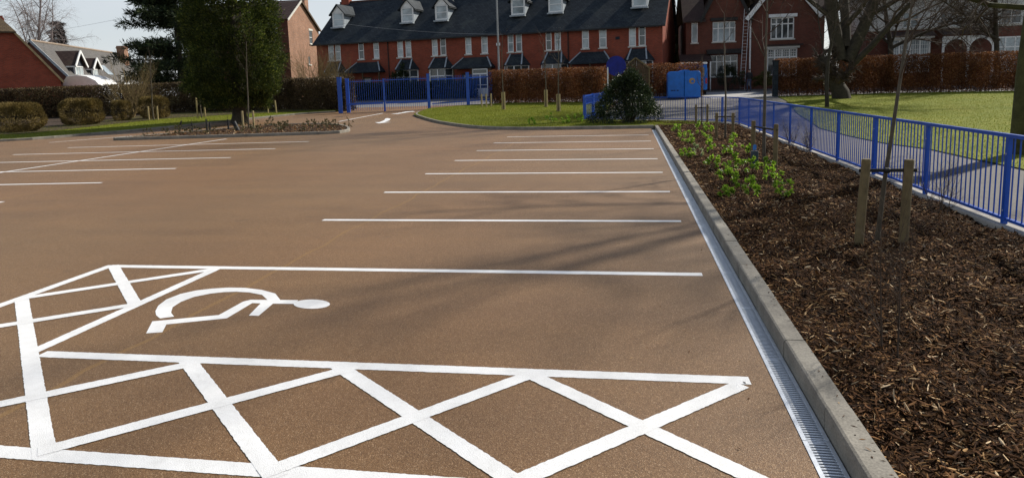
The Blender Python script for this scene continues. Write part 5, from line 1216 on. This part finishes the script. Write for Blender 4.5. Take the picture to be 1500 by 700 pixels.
def shelter():
    root = empty('timber_shelter', (.45, 45.3, gz(45.3)), 0, 'dark timber gabled shelter behind the evergreen bush', 'shelter')
    hw, ze, zp, dp = .82, 2.22, 2.86, 1.4
    pl = MB(); n = 11
    for i in range(n):
        xa, xb = -hw+2*hw*i/n+.006, -hw+2*hw*(i+1)/n-.006
        f = lambda x: ze+(zp-ze)*(1-abs(x)/hw)
        q = MB().prism([(xa, .02), (xb, .02), (xb, f(xb)), (xa, f(xa))], -.015+.008*(i % 2), .03); recalc(q.build('plank', TIMBER, root))
    for s in (-1, 1): MB().box(s*hw-.04, .02, 0, s*hw+.04, dp, ze-.02).build('side_wall', TIMBER, root)
    MB().box(-hw, dp, 0, hw, dp+.03, ze).build('back_wall', TIMBER, root)
    for s in (-1, 1):
        MB().quad((0, -.12, zp+.06), (s*(hw+.14), -.12, ze-.04), (s*(hw+.14), dp+.1, ze-.04), (0, dp+.1, zp+.06)).build('roof', M('felt roof', (.10, .075, .04), .9), root)
        MB().bar((0, -.13, zp+.03), (s*(hw+.15), -.13, ze-.08), .03, .09).build('bargeboard', STAKE, root)
    MB().box(hw+.02, -.08, 0, hw+.10, 0, ze).build('corner_post', STAKE, root)
shelter()
def round_sign():
    root = empty('round_sign', (-.80, 44.6, gz(44.6)), 0, 'large plain blue round sign above the hedge end', 'sign')
    MB().tube([Vector((0, 0, 2.42-.02)), Vector((0, .03, 2.42-.02))], [.64, .64], 40, True)
    d = MB(); n = 40
    d.prism([(.64*math.cos(2*math.pi*i/n), 2.42+.64*math.sin(2*math.pi*i/n)) for i in range(n)], -.02, .02); d.build('disc', M('deep blue sign', (.004, .012, .20), .45), root)
    d2 = MB(); d2.prism([(.60*math.cos(2*math.pi*i/n), 2.42+.60*math.sin(2*math.pi*i/n)) for i in range(n)], -.026, -.021); d2.build('face', MATS['deep blue sign'], root)
    MB().tube([Vector((.25, .06, 0)), Vector((.25, .06, 2.8))], [.035, .035], 8, True).build('post', STEEL, root)
    p = empty('white_post', (-1.33, 44.2, gz(44.2)), 0, 'thin white post at the hedge end beside the blue round sign', 'post')
    MB().tube([Vector((0, 0, -.05)), Vector((0, 0, 2.3))], [.045, .04], 8, True).tube([Vector((0, 0, 2.3)), Vector((0, 0, 2.36))], [.04, .012], 8, True).build('shaft', WHITE, p)
    MB().tube([Vector((0, 0, -.02)), Vector((0, 0, .2))], [.06, .06], 8, True).build('base', STEEL, p)
round_sign()
lp = empty('lamp_post', (-9.14, 47.6, gz(47.6)), 0, 'tall slender grey lamp post in front of the brick terrace', 'lamp post')
MB().tube([Vector((0, 0, -.1)), Vector((0, 0, 1.2)), Vector((-.02, 0, 1.22)), Vector((-.02, 0, 8.6))], [.11, .11, .075, .055], 10, True).build('column', STEEL, lp)
hd = MB().tube([Vector((0, 0, 8.5)), Vector((0, -.5, 8.75)), Vector((0, -1.0, 8.8))], [.04, .04, .04], 7, True).build('bracket', STEEL, lp)
MB().box(-.12, -1.6, 8.74, .12, -.95, 8.86).build('lantern', STEEL, lp)
gp = empty('gate_pillar', (9.75, 47.9, gz(47.9)), 0, 'dark grey pillar at the left end of the right hedge', 'pillar')
MB().box(-.16, -.16, -.1, .16, .16, 2.3).build('shaft', SLATE, gp); MB().box(-.2, -.2, 2.303, .2, .2, 2.4).build('cap', SLATE, gp)
def cable(name, a, b, sag, label):
    a, b = Vector(a), Vector(b); pts = []
    for i in range(25):
        f = i/24; p = a.lerp(b, f); p.z -= sag*4*f*(1-f); pts.append(p)
    tag(MB().tube(pts, [.010]*25, 5).build(name, STEEL, None), label, 'cable')
cable('overhead_cable', (-66, 62, 8.4), (-40, 58, 10.4), .3, 'thin overhead cable crossing the sky by the pine')
cable('overhead_cable', (-26.5, 58.5, 8.0), (-10, 54, 5.9), .25, 'thin overhead cable crossing the terrace roof')
cable('overhead_cable', (-45, 60, 10.6), (-31, 66, 11.2), .25, 'thin overhead cable beside the tall brick house')

# ------------------------------------------------------------------ the person
def person():
    root = empty('person', (9.36, 55.6, gz(55.6)), R(200), 'person in dark jacket and blue jeans standing by the ladder', 'person')
    me = bpy.data.meshes.new('body')
    J = {'pel': (0, 0, .95), 'wai': (0, .01, 1.12), 'che': (0, 0, 1.34), 'neck': (0, -.01, 1.50), 'hd1': (0, -.03, 1.60), 'hd2': (0, -.03, 1.72)}
    V = []; E = []; Rd = []; ix = {}
    def add(k, co, r, par=None):
        ix[k] = len(V); V.append(co); Rd.append(r)
        if par is not None: E.append((ix[par], ix[k]))
    add('pel', (0, 0, .96), (.16, .11)); add('wai', (0, .01, 1.12), (.145, .10), 'pel'); add('che', (0, 0, 1.34), (.18, .115), 'wai'); add('nk', (0, -.01, 1.48), (.06, .06), 'che'); add('h1', (0, -.03, 1.58), (.075, .085), 'nk'); add('h2', (0, -.02, 1.70), (.072, .085), 'h1')
    for s, n in ((-1, 'l'), (1, 'r')):
        f = .10*s
        add('hip'+n, (.09*s, 0, .90), (.085, .09), 'pel'); add('kn'+n, (.10*s, -.05-f*.5, .50), (.06, .065), 'hip'+n); add('an'+n, (.10*s, .04-f, .09), (.042, .045), 'kn'+n); add('to'+n, (.11*s, -.12-f, .04), (.045, .03), 'an'+n)
        add('sh'+n, (.19*s, 0, 1.42), (.065, .065), 'che'); add('el'+n, (.25*s, .02, 1.14), (.047, .047), 'sh'+n); add('wr'+n, (.24*s, -.10, .92), (.034, .034), 'el'+n); add('pa'+n, (.235*s, -.13, .85), (.036, .022), 'wr'+n)
        for q, (dx, L) in enumerate(((-.02, .055), (-.007, .065), (.006, .062), (.02, .05))): add('f%d%s' % (q, n), (.235*s+dx, -.145, .85-L), (.009, .009), 'pa'+n)
        add('th'+n, (.235*s-.03*s, -.16, .84), (.010, .010), 'pa'+n)
    me.from_pydata(V, E, []); o = link('body', me, root)
    o.modifiers.new('skin', 'SKIN'); 
    for i, r in enumerate(Rd): me.skin_vertices[0].data[i].radius = r
    me.skin_vertices[0].data[0].use_root = True
    sb = o.modifiers.new('sub', 'SUBSURF'); sb.levels = 1; sb.render_levels = 2
    m, t, b = nodes('clothes and skin by height')
    tc = N(t, 'ShaderNodeTexCoord'); sp = N(t, 'ShaderNodeSeparateXYZ'); t.links.new(tc.outputs['Object'], sp.inputs[0])
    mr = N(t, 'ShaderNodeMath'); mr.operation = 'DIVIDE'; mr.inputs[1].default_value = 2.0; t.links.new(sp.outputs[2], mr.inputs[0])
    cr = ramp(t, mr.outputs[0], [(0, (.02, .02, .02)), (.05, (.05, .06, .10)), (.475, (.012, .013, .016)), (.745, (.42, .24, .17))]); cr.node.color_ramp.interpolation = 'CONSTANT'
    t.links.new(cr, b.inputs['Base Color']); b.inputs['Roughness'].default_value = .8
    me.materials.append(m)
    hr = MB(); n = 10
    for i in range(5):
        a = i/4*math.pi*.55
        for k in range(n): th = 2*math.pi*k/n; hr.v.append((.088*math.sin(a)*math.cos(th), .005+.10*math.sin(a)*math.sin(th), 1.665+.10*math.cos(a)))
    for i in range(4):
        for k in range(n): hr.f.append((i*n+k, i*n+(k+1) % n, (i+1)*n+(k+1) % n, (i+1)*n+k))
    hr.build('hair', M('dark hair', (.03, .02, .012), .6), root, True)
    MB().box(-.05, -.125, 1.645, -.02, -.105, 1.657).box(.02, -.125, 1.645, .05, -.105, 1.657).build('eyes', BLACKT, root)
person()
